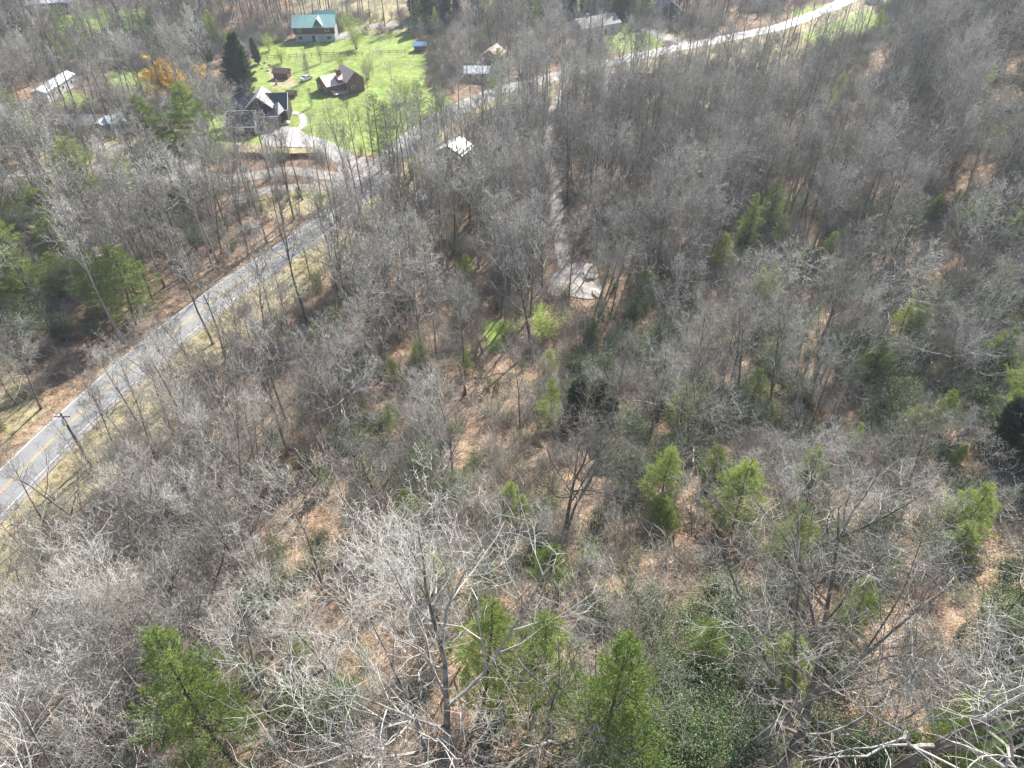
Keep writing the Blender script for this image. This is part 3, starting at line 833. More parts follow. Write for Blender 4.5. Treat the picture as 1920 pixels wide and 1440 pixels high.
hut('garden_shed', 'small brown wooden shed with a dark brown roof on the lawn beside the parked car', 'shed', (514, 149), (540, 149), 3.4, 2.2, 3.2, 'brown_wall', 'brown_roof', door=.4)
hut('low_shed', 'low reddish shed tucked behind the black-roofed house', 'shed', (538, 184), (553, 184), 2.4, 1.3, 2.0, 'brown_wall', 'brown_roof')
e, w = hut('house_trailer', 'long white single-storey trailer home with a pale blue-white metal roof, left edge among bare trees', 'trailer home', (93, 192), (146, 158), 4.6, 3.0, 3.8, 'white_trim', 'white_metal', wins=((.15, 1, 1.2, 1), (.5, 1, 1.2, 1), (.8, 1, 1.2, 1)), door=.35)
hut('cottage', 'low cottage with a weathered grey roof behind bare trees, nearer than the long white trailer', 'house', (112, 250), (180, 252), 7, 2.7, 4.2, 'tan_wall', 'grey_roof', wins=((.2, 1, 1.2, 1), (.65, 1, 1.2, 1)), door=.45)
hut('carport', 'small white metal-roofed carport right of the grey-roofed cottage', 'carport', (180, 250), (200, 250), 5, 2.4, 3.0, 'white_trim', 'white_metal', ax='y')
hut('white_outbuilding', 'white outbuilding with an angled bright roof just left of the tall pine', 'outbuilding', (212, 250), (240, 244), 6, 2.8, 4.0, 'white_trim', 'white_metal', wins=((.3, 1, 1, 1),), door=.6)
hut('long_house', 'long dark-walled building with a pale roof cut off by the top left edge', 'house', (58, 29), (146, 22), 8, 4.2, 6.2, 'dark_roof', 'white_metal', wins=((.1, 1.4, 1.5, 1.4), (.35, 1.4, 1.5, 1.4), (.6, 1.4, 1.5, 1.4), (.85, 1.4, 1.5, 1.4)), door=.5)
hut('garage', 'small dark-walled garage with a bright white roof among trees right of the road junction', 'garage', (820, 300), (866, 309), 6.4, 2.7, 4.6, 'brown_wall', 'white_metal', ax='y', door=.3, wins=((.6, 1, 1, 1),))
hut('blue_shed', 'small shed with a pale blue roof at the far right end of the bright lawn', 'shed', (777, 98), (799, 97), 3.2, 2.2, 3.0, 'brown_wall', 'blue_metal', door=.4)
hut('peach_house', 'house with a pink-tan hip roof half hidden behind bare trees right of the blue-roofed shed', 'house', (902, 124), (935, 128), 8, 3.4, 5.6, 'tan_wall', 'tan_roof', ax='y', wins=((.2, 1, 1.2, 1.2), (.6, 1, 1.2, 1.2)), door=.45)
hut('white_roof_house', 'low house with a bright white porch roof in front of the pink-tan roofed house', 'house', (872, 152), (917, 154), 6, 2.6, 3.9, 'tan_wall', 'white_metal', wins=((.15, 1, 1.2, 1), (.6, 1, 1.2, 1)), door=.42)
hut('grey_roof_house', 'wide house with a brownish-grey roof beyond the far road near the top middle', 'house', (1092, 72), (1162, 60), 10, 3.4, 5.8, 'block', 'grey_roof', wins=((.15, 1, 1.3, 1.2), (.45, 1, 1.3, 1.2), (.75, 1, 1.3, 1.2)), door=.6, chim=.3)
hut('black_gable_house', 'dark house with a black gable at the top edge right of the middle', 'house', (1228, 44), (1280, 44), 10, 4, 8, 'dark_roof', 'dark_metal', ax='y', wins=((.2, 1.2, 1.3, 1.4), (.6, 1.2, 1.3, 1.4)), door=.42)
hut('woodland_house', 'dark-roofed low house hidden in the woods just below the far road', 'house', (1150, 182), (1228, 178), 9, 3, 5.6, 'brown_wall', 'brown_roof', wins=((.15, 1, 1.3, 1.2), (.7, 1, 1.3, 1.2)), door=.45, chim=.6)
hut('far_cottage', 'dark-roofed cottage above the pale far road near the top right', 'house', (1405, 22), (1470, 18), 9, 3.4, 5.8, 'tan_wall', 'dark_roof', wins=((.2, 1, 1.3, 1.2), (.7, 1, 1.3, 1.2)), door=.45)
hut('white_barn', 'small white building at the top edge where the far road leaves the picture', 'barn', (1637, 8), (1655, 6), 5, 3, 4.4, 'white_trim', 'white_metal', door=.4)

# vehicles ----------------------------------------------------------
def make_car(p, rz, label, van=False):
    e = tag(empty('parked_car', (p[0], p[1], zt(p[0], p[1]) + .02), rz), label, 'car', 'cars parked by the houses')
    prof = [(-2.25, .35), (-2.3, .75), (-2.1, .98), (-1.2, 1.05), (-.75, 1.45), (.9, 1.5), (1.6, 1.08), (2.15, .98), (2.3, .7), (2.25, .35)]
    if van: prof = [(-2.3, .35), (-2.35, .8), (-2.0, 1.05), (-1.35, 1.15), (-.7, 1.75), (1.9, 1.8), (2.2, 1.2), (2.3, .8), (2.3, .35)]
    def body(h0, wd, pr):
        V = [(x, s * wd * (1 - .12 * max(0, z - .9)), z) for s in (-1, 1) for x, z in pr]; n = len(pr)
        return MB().add(V, [tuple(range(n)), tuple(range(n, 2 * n))[::-1]] + [(i, i + n, (i + 1) % n + n, (i + 1) % n) for i in range(n)])
    body(0, .88, prof).build('body', M['car_paint'], e)
    i0 = 3
    gl = MB()
    gl.add([(prof[3][0] + .06, -.7, prof[3][1] + .05), (prof[3][0] + .06, .7, prof[3][1] + .05), (prof[4][0] - .04, .66, prof[4][1] - .01), (prof[4][0] - .04, -.66, prof[4][1] - .01)], [(0, 1, 2, 3)])
    k = 5
    gl.add([(prof[k][0] + .06, -.66, prof[k][1] - .02), (prof[k][0] + .06, .66, prof[k][1] - .02), (prof[k + 1][0] + .0, .7, prof[k + 1][1] + .04), (prof[k + 1][0] + .0, -.7, prof[k + 1][1] + .04)], [(0, 3, 2, 1)])
    for s in (-1, 1): gl.add([(-.95, s * .89, 1.08), (1.2, s * .89, 1.1), (.8, s * .85, 1.42), (-.65, s * .85, 1.4)], [(0, 1, 2, 3)])
    V = np.concatenate(gl.v); V[:4, 0] -= .05; V[:4, 2] += .03; V[4:8, 0] += .06; V[4:8, 2] += .03
    MB().add(V, gl.f).build('windows', M['glass'], e)
    for x in (-1.4, 1.4):
        for s in (-1, 1):
            wh = MB().tube(np.array([(x, s * .72, .33), (x, s * .92, .33)]), np.array([.33, .33]), 14).build('wheel', M['rubber'], e)
            MB().tube(np.array([(x, s * .921, .33), (x, s * .935, .33)]), np.array([.2, .18]), 10).build('rim', M['white_metal'], wh)
    return e
make_car(at(575, 150), R(58), 'white car parked on the lawn between the brown shed and the tan-roofed house')
make_car(at(830, 326), R(15), 'white car half hidden by trees below the white-roofed garage')
make_car(at(1015, 68), R(50), 'white van in the trees left of the grey-roofed house near the top middle', van=True)
tk = tag(empty('gas_tank', at(1204, 186)), 'small white gas tank in the woods below the dark-roofed woodland house', 'gas tank')
MB().tube(np.array([(-1.0, 0, .8), (-.85, 0, .8), (.85, 0, .8), (1.0, 0, .8)]), np.array([.25, .5, .5, .25]), 12).build('tank', M['white_metal'], tk, True)
MB().box(-.7, -.5, -.35, .35, -.1, .42).box(.5, .7, -.35, .35, -.1, .42).build('cradle', M['block'], tk)

# fences, poles, wires, yard things --------------------------------------
def fence(px, label, m_='wood', h=1.2, gap=2.6, rails=2, board=False):
    L = road_from(px, 1.0); d = np.r_[0, np.cumsum(np.linalg.norm(np.diff(L, axis=0), axis=1))]
    n = max(2, int(d[-1] / gap)); o = L[0]
    e = tag(empty('fence', (o[0], o[1], zt(*o))), label, 'fence')
    mb = MB(); pts = [(np.interp(t, d, L[:, 0]), np.interp(t, d, L[:, 1])) for t in np.linspace(0, d[-1], n + 1)]
    z0 = float(zt(*o))
    for (x, y) in pts:
        z = float(zt(x, y)) - z0
        MB().box(x - o[0] - .08, x - o[0] + .08, y - o[1] - .08, y - o[1] + .08, z - .3, z + h + .1).build('post', M[m_], e)
    for k in range(rails):
        zz = h * (k + 1) / rails - .1
        P_ = np.array([(x - o[0], y - o[1] - .12, float(zt(x, y)) - z0 + zz) for x, y in pts])
        mb.tube(P_, np.full(len(P_), .06), 4)
    if board:
        for (x, y), (x2, y2) in zip(pts[:-1], pts[1:]):
            za, zb = float(zt(x, y)) - z0, float(zt(x2, y2)) - z0
            mb.add([(x - o[0], y - o[1] - .13, za - .2), (x2 - o[0], y2 - o[1] - .13, zb - .2), (x2 - o[0], y2 - o[1] - .13, zb + h), (x - o[0], y - o[1] - .13, za + h),
                    (x - o[0], y - o[1] - .2, za - .2), (x2 - o[0], y2 - o[1] - .2, zb - .2), (x2 - o[0], y2 - o[1] - .2, zb + h), (x - o[0], y - o[1] - .2, za + h)],
                   [(0, 1, 2, 3), (7, 6, 5, 4), (3, 2, 6, 7), (4, 5, 1, 0)])
    mb.build('rails', M[m_], e); return e
fence([(474, 112), (510, 110), (560, 108), (620, 104), (680, 104)], 'thin dark rail fence across the lawn between the log house and the brown shed')
fence([(425, 291), (470, 294), (540, 296), (604, 294)], 'low reddish board wall along the bank below the black-roofed house', 'red_wood', h=1.3, board=True)
fence([(395, 186), (419, 190)], 'short white-topped board fence left of the black-roofed house', 'tan_wall', h=1.1, board=True)
fence([(700, 102), (760, 100)], 'short rail fence at the far edge of the bright lawn left of the blue-roofed shed')

def pole(p, H, label, arm=True, r=.21):
    e = tag(empty('utility_pole', (p[0], p[1], zt(p[0], p[1]))), label, 'utility pole')
    MB().tube(np.array([(0, 0, -.5), (0, 0, H)]), np.array([r, r * .7]), 10).build('pole', M['pole'], e, True)
    if arm:
        MB().box(-1.1, 1.1, -.06, .06, H - .7, H - .56).build('crossarm', M['pole'], e)
        for x in (-1, 0.35, 1): MB().tube(np.array([(x, 0, H - .56), (x, 0, H - .3)]), np.array([.06, .09]), 8).build('insulator', M['white_trim'], e)
        MB().tube(np.array([(.0, -.38, H - 1.9), (0, -.38, H - 1.0)]), np.array([.24, .24]), 12).build('transformer', M['white_metal'], e)
    return e
p1 = at(166, 867); p2 = at(172, 874)
pole(p1, 10.2, 'taller dark wooden utility pole with a white insulator, right verge of the near road')
pole(p2, 6.6, 'shorter bare dark utility pole right beside the taller pole on the near road verge', arm=False, r=.19)
p3 = at(452, 108); pole(p3, 12, 'utility pole behind the big dark conifer beside the dirt power-line cut')
def wire(a, b_, sag, label, r=.018):
    t = np.linspace(0, 1, 14)[:, None]; P_ = a * (1 - t) + b_ * t; P_[:, 2] -= sag * 4 * (t * (1 - t))[:, 0]
    o = MB().tube(P_ - P_[0], np.full(14, r), 4).build('power_line', M['wire'])
    o.location = P_[0]; tag(o, label, 'power line', 'overhead power lines')
top1 = np.array([p1[0], p1[1], zt(p1[0], p1[1]) + 9.9])
for k, (q, hh, lb) in enumerate((((-140, 1150), 8.5, 'pale power line from the utility pole toward the lower left, outer one'), ((40, 1120), 8.5, 'pale power line from the utility pole toward the lower left, inner one'), ((-60, 700), 9, 'pale power line from the utility pole across the road to the left edge'))):
    b_ = at(*q, h=hh); b_ = np.array([b_[0], b_[1], float(zt(b_[0], b_[1])) + hh]); wire(top1 + np.array([k * .5 - .5, 0, 0]), b_, .8, lb)
top3 = np.array([p3[0], p3[1], zt(p3[0], p3[1]) + 11.6])
for k in range(3):
    b_ = at(468 + 7 * k, -30); wire(top3 + np.array([k - 1, 0, 0]), np.array([b_[0], b_[1], 14.0]), 1.5, ['left', 'middle', 'right'][k] + ' one of the three pale wires over the dirt power-line cut', .03)

def rock(p, s, label, name='boulder', seed=0, m_='stone', group=None, cat='boulder'):
    rg = np.random.default_rng(seed); import bmesh
    bm = bmesh.new(); bmesh.ops.create_icosphere(bm, subdivisions=3, radius=1)
    ph = rg.uniform(0, 6, 6)
    for v in bm.verts:
        c_ = v.co
        k = 1 + .18 * math.sin(3 * c_.x + ph[0]) * math.sin(2.5 * c_.y + ph[1]) + .1 * math.sin(6 * c_.z + ph[2] + 3 * c_.x) + .05 * math.sin(11 * c_.y + ph[3])
        v.co = Vector((c_.x * s[0] * k, c_.y * s[1] * k, c_.z * s[2] * k))
    me = bpy.data.meshes.new(name); bm.to_mesh(me); bm.free(); me.materials.append(M[m_])
    o = link(name, me); o.location = (p[0], p[1], float(zt(p[0], p[1])) + s[2] * .25); return tag(o, label, cat, group)
rock(at(534, 224), (1.3, 1.6, 1.5), 'tall pale boulder at the right corner of the black-roofed house', seed=1)
rock(at(538, 232), (1.0, 1.2, .9), 'lower tan boulder in front of the tall one at the house corner', seed=2)
rock(at(1104, 512), (1.9, 3.2, .8), 'large flat pale rock on the right side of the gravel pad', seed=3)
rock(at(1118, 552), (1.0, 1.4, .6), 'small pale rock at the near right corner of the gravel pad', seed=4)
rock(at(1122, 480), (.8, 1.8, .8), 'narrow pale rock beside the curved dirt bank above the gravel pad', seed=5)
rock(at(1098, 470), (2.4, 1.6, .9), 'orange earth mound above the gravel pad', 'earth_mound', 6, 'earth', cat='mound')
rock(at(1020, 560), (.9, .5, .45), 'small white stone at the near left corner of the gravel pad', seed=7)
st = tag(empty('garden_statue', at(519, 158)), 'small pale stone garden figure on the lawn in front of the brown shed', 'statue')
MB().box(-.4, .4, -.4, .4, -.1, .4).build('plinth', M['stone'], st)
MB().tube(np.array([(0, 0, .4), (0, 0, .9), (.05, 0, 1.4), (0, 0, 1.6), (0, 0, 1.9)]), np.array([.28, .34, .22, .14, .05]), 9).build('figure', M['stone'], st, True)
for k, q in enumerate(((497, 118), (506, 122), (487, 121), (492, 129), (503, 133))):
    rock(at(*q), (.7, .5, .4), ['grey rock in the garden beds left of the brown shed, %s of five' % s for s in ('uppermost', 'rightmost', 'leftmost', 'lower left', 'lowest')][k], seed=20 + k)

# ------------------------------------------------------------------ hand-placed plants
def fit(bx, by, ty):
    """ground point at a base pixel and the height that brings the top to pixel row ty"""
    p = at(bx, by); lo, hi = .5, 60
    for _ in range(30):
        m_ = (lo + hi) / 2
        if proj((p[0], p[1], p[2] + m_))[1] > ty: lo = m_
        else: hi = m_
    return p, lo
def pine(bx, by, ty, proto, label=None, **k):
    p, h = fit(bx, by, ty); h = min(h, k.pop('hmax', 32)); return put_pine(p, proto, h / proto['H'], label=label, **k)
def bare(bx, by, ty, proto, label=None, **k):
    p, h = fit(bx, by, ty); return put_bare(p, proto, min(h, 30) / proto['H'], label=label, **k)
pine(452, 1445, 1212, PINE[0], 'yellow-green pine standing alone in the lower left corner')
pine(905, 1330, 1145, PINE[1], 'left one of the pair of green pines at the lower middle'); pine(1000, 1350, 1140, PINE[0], 'right one of the pair of green pines at the lower middle')
pine(1135, 1475, 1235, PINE[0], 'tall green pine at the bottom middle, right of the pair')
pine(1030, 1110, 1018, PINE[2], 'small bright green pine below the middle of the photo'); pine(822, 1105, 1040, PINE[2], 'small green pine left of the dark forked trunk')
pine(1035, 808, 715, PINE[0], 'pale green pine in the middle of the woods beside dark laurels'); pine(1236, 955, 830, PINE[1], 'green pine right of the middle, behind pale twigs')
pine(1370, 1000, 862, PINE[2], 'broad yellow-green pine with bare branches crossing over it'); pine(1462, 1075, 960, PINE[1], 'narrow bright pine right of the broad yellow-green one')
pine(1872, 820, 628, PINE[1], 'green pine rising from deep shade at the right edge'); pine(1790, 1015, 915, PINE[2], 'olive pine below the shaded gap near the right edge')
pine(1905, 470, 345, PINE[2], 'bushy green pine cut by the upper right edge'); pine(1808, 430, 362, PINE[2], 'smaller pine just left of the bushy pine at the upper right edge')
pine(1402, 462, 365, PINE[0], 'light green pine pointing up in the upper right woods'); pine(1352, 505, 438, PINE[2], 'low yellow-green pine left of the pointed one in the upper right woods')
pine(1672, 490, 370, PINE[1], 'pale washed-out pine in the right-hand woods'); pine(1745, 1440, 1315, PINE[2], 'low green pine at the lower right corner')
pine(1590, 1190, 1090, PINE[1]); pine(1300, 1270, 1175, PINE[1]); pine(1450, 1290, 1190, PINE[2]); pine(1850, 700, 610, PINE[2]); pine(1500, 920, 850, PINE[2]); pine(1210, 560, 500, PINE[2]); pine(975, 985, 930, PINE[2])
pine(330, 368, 176, TPINE[0], 'tall open pine left of the tallest one, beside the side road'); pine(392, 356, 160, TPINE[1], 'tallest open pine with bare lower trunk left of the black-roofed house')
for o in [o for o in COL.objects if 'open pine' in o.get('label', '')]: o.scale = (o.scale[0] * 1.25, o.scale[1] * 1.25, o.scale[2])
pine(372, 395, 310, DARK[1], 'dark small conifer under the tallest open pine')
for b_ in ((165, 395, 255, TPINE[1]), (185, 400, 290, PINE[1]), (60, 300, 160, TPINE[0]), (20, 500, 385, PINE[1]), (115, 480, 392, PINE[0]), (70, 570, 465, PINE[2]), (135, 555, 470, PINE[0]),
           (205, 590, 478, PINE[0]), (255, 610, 470, PINE[1]), (22, 440, 350, PINE[1]), (95, 430, 350, PINE[2]), (240, 350, 290, PINE[2]), (10, 600, 520, PINE[2]), (180, 520, 440, PINE[1]), (20, 560, 455, PINE[0])):
    o_ = pine(*b_); o_.scale = (o_.scale[0] * 1.5, o_.scale[1] * 1.5, o_.scale[2])
pine(455, 182, 62, DARK[0], 'very large dense dark conifer behind the black-roofed house', sz=None, hmax=30)
BC = [o for o in COL.objects if o.get('label', '').startswith('very large dense')][0]; BC.scale = (BC.scale[0] * 1.4, BC.scale[1] * 1.4, BC.scale[2])
pine(392, 122, 58, DARK[1], 'dark conifer left of the very large one'); pine(484, 120, 72, DARK[1], 'dark conifer just right of and behind the very large one')
pine(602, 118, 70, GREY[0], 'narrow grey-green cypress in front of the log house'); pine(578, 150, 104, GREY[0]); pine(940, 200, 92, PINE[0], 'green conifer between bare trees above the main road, right of the white porch roof')
pine(45, 90, 18, DARK[1]); pine(100, 118, 58, DARK[1]); pine(135, 92, 10, GREY[0]); pine(300, 128, 92, DARK[1]); pine(585, 200, 165, GREY[0])
for (x_, b_, t_) in ((1900, 905, 770), (1860, 880, 760), (1925, 860, 720), (1075, 800, 712), (1110, 790, 705), (1130, 815, 740), (1225, 1440, 1270), (1265, 1400, 1240), (1200, 1490, 1330), (1300, 1440, 1290), (1230, 650, 585), (1420, 640, 575), (1640, 690, 620), (1500, 760, 700), (1730, 620, 560), (860, 930, 870), (700, 880, 830), (60, 640, 560), (370, 470, 415), (120, 640, 575)):
    if x_ > 1850 or 1070 < x_ < 1140:
        o_ = pine(x_, b_, t_, DARK[1], adj='dense dark'); o_.scale = (o_.scale[0] * 1.2, o_.scale[1] * 1.2, o_.scale[2])
    else:
        p_, h_ = fit(x_, b_, t_); o_ = put_shrub(p_, TLAUREL[0], h_ / 7 * (.5 if b_ > 1100 else .8), adj='tall')
for x_, b_, t_, G in ((715, 320, 175, GREY[0]), (735, 330, 190, GREY[0]), (790, 262, 150, GREY[0]), (822, 250, 140, GREY[0])): pine(x_, b_, t_, G)
rg = np.random.default_rng(77)
for k in range(85):
    x_ = rg.uniform(775, 1225); y_ = rg.uniform(12, 62 if x_ < 900 else 48)
    if any(math.hypot(at(x_, y_)[0] - h_[0], at(x_, y_)[1] - h_[1]) < h_[2] for h_ in HOUSE_KEEP): continue
    pine(x_, y_, y_ - rg.uniform(45, 80), (DARK + PINE + DARK)[rg.integers(7)])
for k in range(34):
    x_ = rg.uniform(-20, 450); y_ = rg.uniform(55, 130) if x_ > 150 else rg.uniform(40, 130)
    pine(x_, y_, y_ - rg.uniform(35, 60), (DARK + GREY + PINE)[rg.integers(6)])
for k in range(14):
    x_ = rg.uniform(1500, 1930); y_ = rg.uniform(60, 330)
    if x_ < 1640 and y_ < 170: continue
    pine(x_, y_, y_ - rg.uniform(30, 55), (DARK + PINE)[rg.integers(5)])
for k in range(38):
    x_ = rg.uniform(980, 1920); y_ = rg.uniform(400, 1200); q_ = rg.uniform(1.0, 1.45)
    o_ = pine(x_, y_, y_ - rg.uniform(40, 85), (PINE)[rg.integers(3)]); o_.scale = (o_.scale[0] * q_, o_.scale[1] * q_, o_.scale[2])
for k in range(12):
    x_ = rg.uniform(560, 960); y_ = rg.uniform(480, 1250)
    pine(x_, y_, y_ - rg.uniform(40, 70), (PINE)[rg.integers(3)])
def pshrub(bx, by, ty, proto, **k):
    p, h = fit(bx, by, ty); return put_shrub(p, proto, h / proto['H'], **k)
W_ = pshrub(322, 190, 110, WILLOW[0], name='willow_tree', label='orange-yellow budding willow above the tall pines', cat='tree', group='spring colour trees'); W_.scale = (W_.scale[0] * 1.3, W_.scale[1] * 1.3, W_.scale[2])
pshrub(668, 92, 20, BUDS[1], name='budding_tree', label='yellow-green budding tree right of the log house', cat='tree', group='spring colour trees')
for (bx, by, ty, lb) in ((528, 118, 85, 'small yellow-green tree on the lawn left of the log house'), (505, 95, 62, 'pale budding tree at the lawn edge behind the fence'), (640, 128, 98, 'twiggy budding tree beside the tan-roofed house'), (690, 150, 100, 'loose budding tree right of the tan-roofed house'),
                         (945, 640, 595, 'fresh green budding bush left of the tall central tree'), (1020, 640, 575, 'bright budding bush right of the tall central tree'), (1170, 70, 45, 'round light green shrub beyond the far road'), (760, 190, 140, 'faint budding tree on the right side of the lawn'),
                         (520, 190, 172, 'low budding bush behind the black-roofed house'), (600, 395, 350, 'sparse budding tree beside the main road below the junction'), (810, 30, 2, 'yellow budding tree at the top edge above the blue-roofed shed'), (1000, 35, 5, 'yellow-green budding tree at the top middle')):
    pshrub(bx, by, ty, BUDS[0], name='budding_tree', label=lb, cat='tree', group='spring colour trees')

HAND = [(305, 864, 676, TALL[0], 'slender bare tree leaning over the road, rightmost of three beyond the utility poles'), (258, 862, 700, TALL[1], 'slender bare tree, middle of three crossing the road in view beyond the utility poles'),
        (238, 880, 735, MED[0], 'bare tree, leftmost of three beyond the utility poles, with a branch over the yellow line'), (380, 705, 560, MED[1], 'bare tree on the dry verge with its crown over the middle of the road'),
        (428, 655, 560, SAP[0], None), (84, 985, 850, TALL[2], None), (548, 515, 400, TALL[0], None), (582, 522, 392, TALL[1], None), (500, 500, 400, TALL[2], None), (656, 372, 196, TALL[0], 'tall bare tree standing in front of the road junction, left of two'),
        (680, 362, 182, TALL[2], 'tall bare tree standing in front of the road junction, right of two'), (606, 430, 296, TALL[1], None), (628, 418, 290, MED[2], None), (526, 440, 290, TALL[0], None), (560, 420, 320, MED[3], None), (610, 520, 420, SAP[1], None),
        (996, 655, 425, BIG[1], 'tall straight tree by the bright grass patch below the gravel pad'), (905, 662, 515, MED[1], None), (1137, 822, 640, MED[4], None), (1092, 806, 690, TALL[1], None),
        (1262, 885, 640, BIG[2], 'many-limbed bare tree fanning out behind the green pine right of the middle'), (838, 1495, 1120, BIG[0], 'large bottom tree with long pale limbs reaching left and right'), (931, 1150, 955, BIG[3], 'dark forked tree standing below the middle of the photo'),
        (1072, 1400, 1150, BIG[2], 'pale-limbed tree leaning between the two green pines at the bottom middle'), (1378, 1430, 1050, BIG[1], 'thick straight trunk with pale side limbs at the lower right'), (1440, 1490, 1090, BIG[3], 'thick diagonal trunk leaning right across the sunny leaf litter'),
        (1640, 1470, 1060, BIG[0], 'thick dark trunk forking near the lower right corner'), (143, 1306, 1150, MED[2], 'twin-trunk bare tree at the left edge'), (40, 1450, 1290, MED[4], 'dark-trunked tree in the lower left corner'), (500, 1170, 960, MED[0], None), (640, 1290, 1100, BIG[1], None),
        (1480, 1050, 810, BIG[2], 'wide tree with long parallel pale branches sweeping to the upper right'), (1060, 1000, 760, BIG[0], 'pale crooked tree over the brown slope in the middle'), (245, 1440, 1270, SAP[1], None), (690, 1130, 900, BIG[3], None)]
for t_ in HAND: bare(*t_[:4], label=t_[4])
rg = np.random.default_rng(5)
for k in range(26): bare(rg.uniform(690, 905), rg.uniform(285, 350), rg.uniform(165, 215), TALL[rg.integers(3)])
for k in range(9): bare(rg.uniform(520, 690), rg.uniform(330, 430), rg.uniform(210, 290), TALL[rg.integers(3)])
for k in range(14): put_bare(at(rg.uniform(860, 1250), rg.uniform(150, 215)), TALL[rg.integers(3)], rg.uniform(.7, 1))
for bx_, by_ in ((1022, 250), (1062, 330), (1020, 372), (1026, 450), (1120, 610), (1040, 240), (1145, 590), (880, 322), (845, 325), (812, 318), (836, 330), (862, 335)): put_bare(at(bx_, by_), (MED + TALL)[rg.integers(8)], rg.uniform(.75, 1))
for k in range(22): bare(rg.uniform(960, 1560), 0, 0, TALL[rg.integers(3)]) if 0 else put_bare(at(*((lambda x__: (x__, 200 - (x__ - 960) * .2))(rg.uniform(960, 1560)))), TALL[rg.integers(3)], rg.uniform(.8, 1.1))
for k in range(30): put_bare(at(rg.uniform(555, 800), rg.uniform(-5, 58) if k % 2 else rg.uniform(30, 55)), TALL[rg.integers(3)], rg.uniform(.85, 1.15))
for x_, b_, t_ in ((578, 140, 98), (572, 128, 92), (700, 140, 95), (690, 165, 120), (735, 150, 100), (715, 120, 85), (560, 182, 160), (860, 205, 68), (850, 130, 75)): bare(x_, b_, t_, SAP[rg.integers(3)] if t_ != 68 else MED[2])

# ------------------------------------------------------------------ the woods: scattered bare trees
def open_mask(X, Y, m_=1.5, verge=True):
    ok = np.ones(X.shape, bool)
    d = dist_line(X, Y, ROAD); ok &= d > 6.0
    for k, (L, w) in SIDE.items():
        ok &= dist_line(X, Y, L) > w + (1.2 if k != 'forest_driveway' else .5)
    for P in LAWNS: ok &= ~in_poly(X, Y, P)
    ok &= ~in_poly(X, Y, PAD); ok &= ~in_poly(X, Y, COURT)
    for h_ in HOUSE_KEEP: ok &= np.hypot(X - h_[0], Y - h_[1]) > h_[2]
    return ok, d
def scatter(cell, seed, jit=.42, ymax=400):
    rg = np.random.default_rng(seed)
    xs = np.arange(-330, 330, cell); ys = np.arange(8, ymax, cell)
    A, B = np.meshgrid(xs, ys); A = A.ravel() + rg.uniform(-jit, jit, A.size) * cell; B = B.ravel() + rg.uniform(-jit, jit, B.size) * cell
    z = zt(A, B) - CH
    dep = B * cp - z * sp_; up = B * sp_ + z * cp
    okd = dep > 5
    px = 960 + F * A / np.maximum(dep, 1); py = 720 - F * up / np.maximum(dep, 1)
    k = okd & (px > -160) & (px < 2080) & (py > -40) & (py < 1750)
    return A[k], B[k], px[k], py[k], dep[k], rg
def rect(px, py, a, b_, c_, d): return (px > a) & (px < c_) & (py > b_) & (py < d)

A, B, px, py, dep, rg = scatter(4.75, 3)
ok, dr = open_mask(A, B)
prob = np.full(A.shape, .92)
prob[dr < 17] = .22
right = px > np.interp(py, [0, 1000], [1200, -100])
prob[(dr < 26) & right & (py > 560)] *= .55
for P in DRY: prob[in_poly(A, B, P)] *= .35
prob[rect(px, py, 425, 72, 870, 330)] = 0
prob[rect(px, py, 550, 0, 790, 62)] = .0
prob[rect(px, py, -200, 330, 420, 700)] = .95
prob[rect(px, py, 150, 120, 430, 330)] *= .6
prob[rect(px, py, 530, 880, 650, 1050)] = .15
prob[rect(px, py, 1470, 1170, 1680, 1500)] = .12
prob[rect(px, py, 700, 1370, 900, 1500)] = .1
prob[rect(px, py, 960, 560, 1130, 700)] *= .25
prob[rect(px, py, 1020, 430, 1150, 560)] *= .4
prob[rect(px, py, 830, 720, 900, 900)] *= .5
prob[py > 1600] *= .5
prob[rect(px, py, 1480, 0, 1660, 230)] *= .25
prob[rect(px, py, 780, -60, 1225, 60)] *= .45
prob[rect(px, py, 1130, 60, 1500, 215)] *= .4
prob[rect(px, py, 60, 780, 230, 1010)] *= .1
prob[rect(px, py, 1180, 1120, 1480, 1500)] *= .55
prob[rect(px, py, 1150, 520, 1950, 830)] *= .85
cx, cyy, crr = px, py - .62 * 19 * F / dep * .72, np.where(dep < 100, 5.6, 3.6) * F / dep
hid = np.zeros(A.shape, bool)
for (qx, qy, qw, qh, qd) in CLEAR:
    hid |= (dep < qd + 1) & (((px - qx) / (qw + crr)) ** 2 + ((cyy - qy) / (qh + crr * 1.3)) ** 2 < 1)
prob[hid] *= .06
prob[rect(px, py, 330, 1380, 570, 1760)] = 0
keep = ok & (rg.random(A.size) < prob)
A, B, px, py, dep, dr = A[keep], B[keep], px[keep], py[keep], dep[keep], dr[keep]
hp = np.array(PLACED)
d2 = np.min(np.hypot(A[:, None] - hp[None, :, 0], B[:, None] - hp[None, :, 1]), 1)
keep = d2 > 2.6
A, B, px, py, dep, dr = A[keep], B[keep], px[keep], py[keep], dep[keep], dr[keep]
order = np.argsort(dep)
n_named = sum(1 for o, *_ in PLANTS if o.name.startswith('bare_tree')) + sum(1 for t_ in HAND if t_[4])
N_IND = 296 - n_named
FAR = []
PROTOS = BIG + MED + TALL + SAP
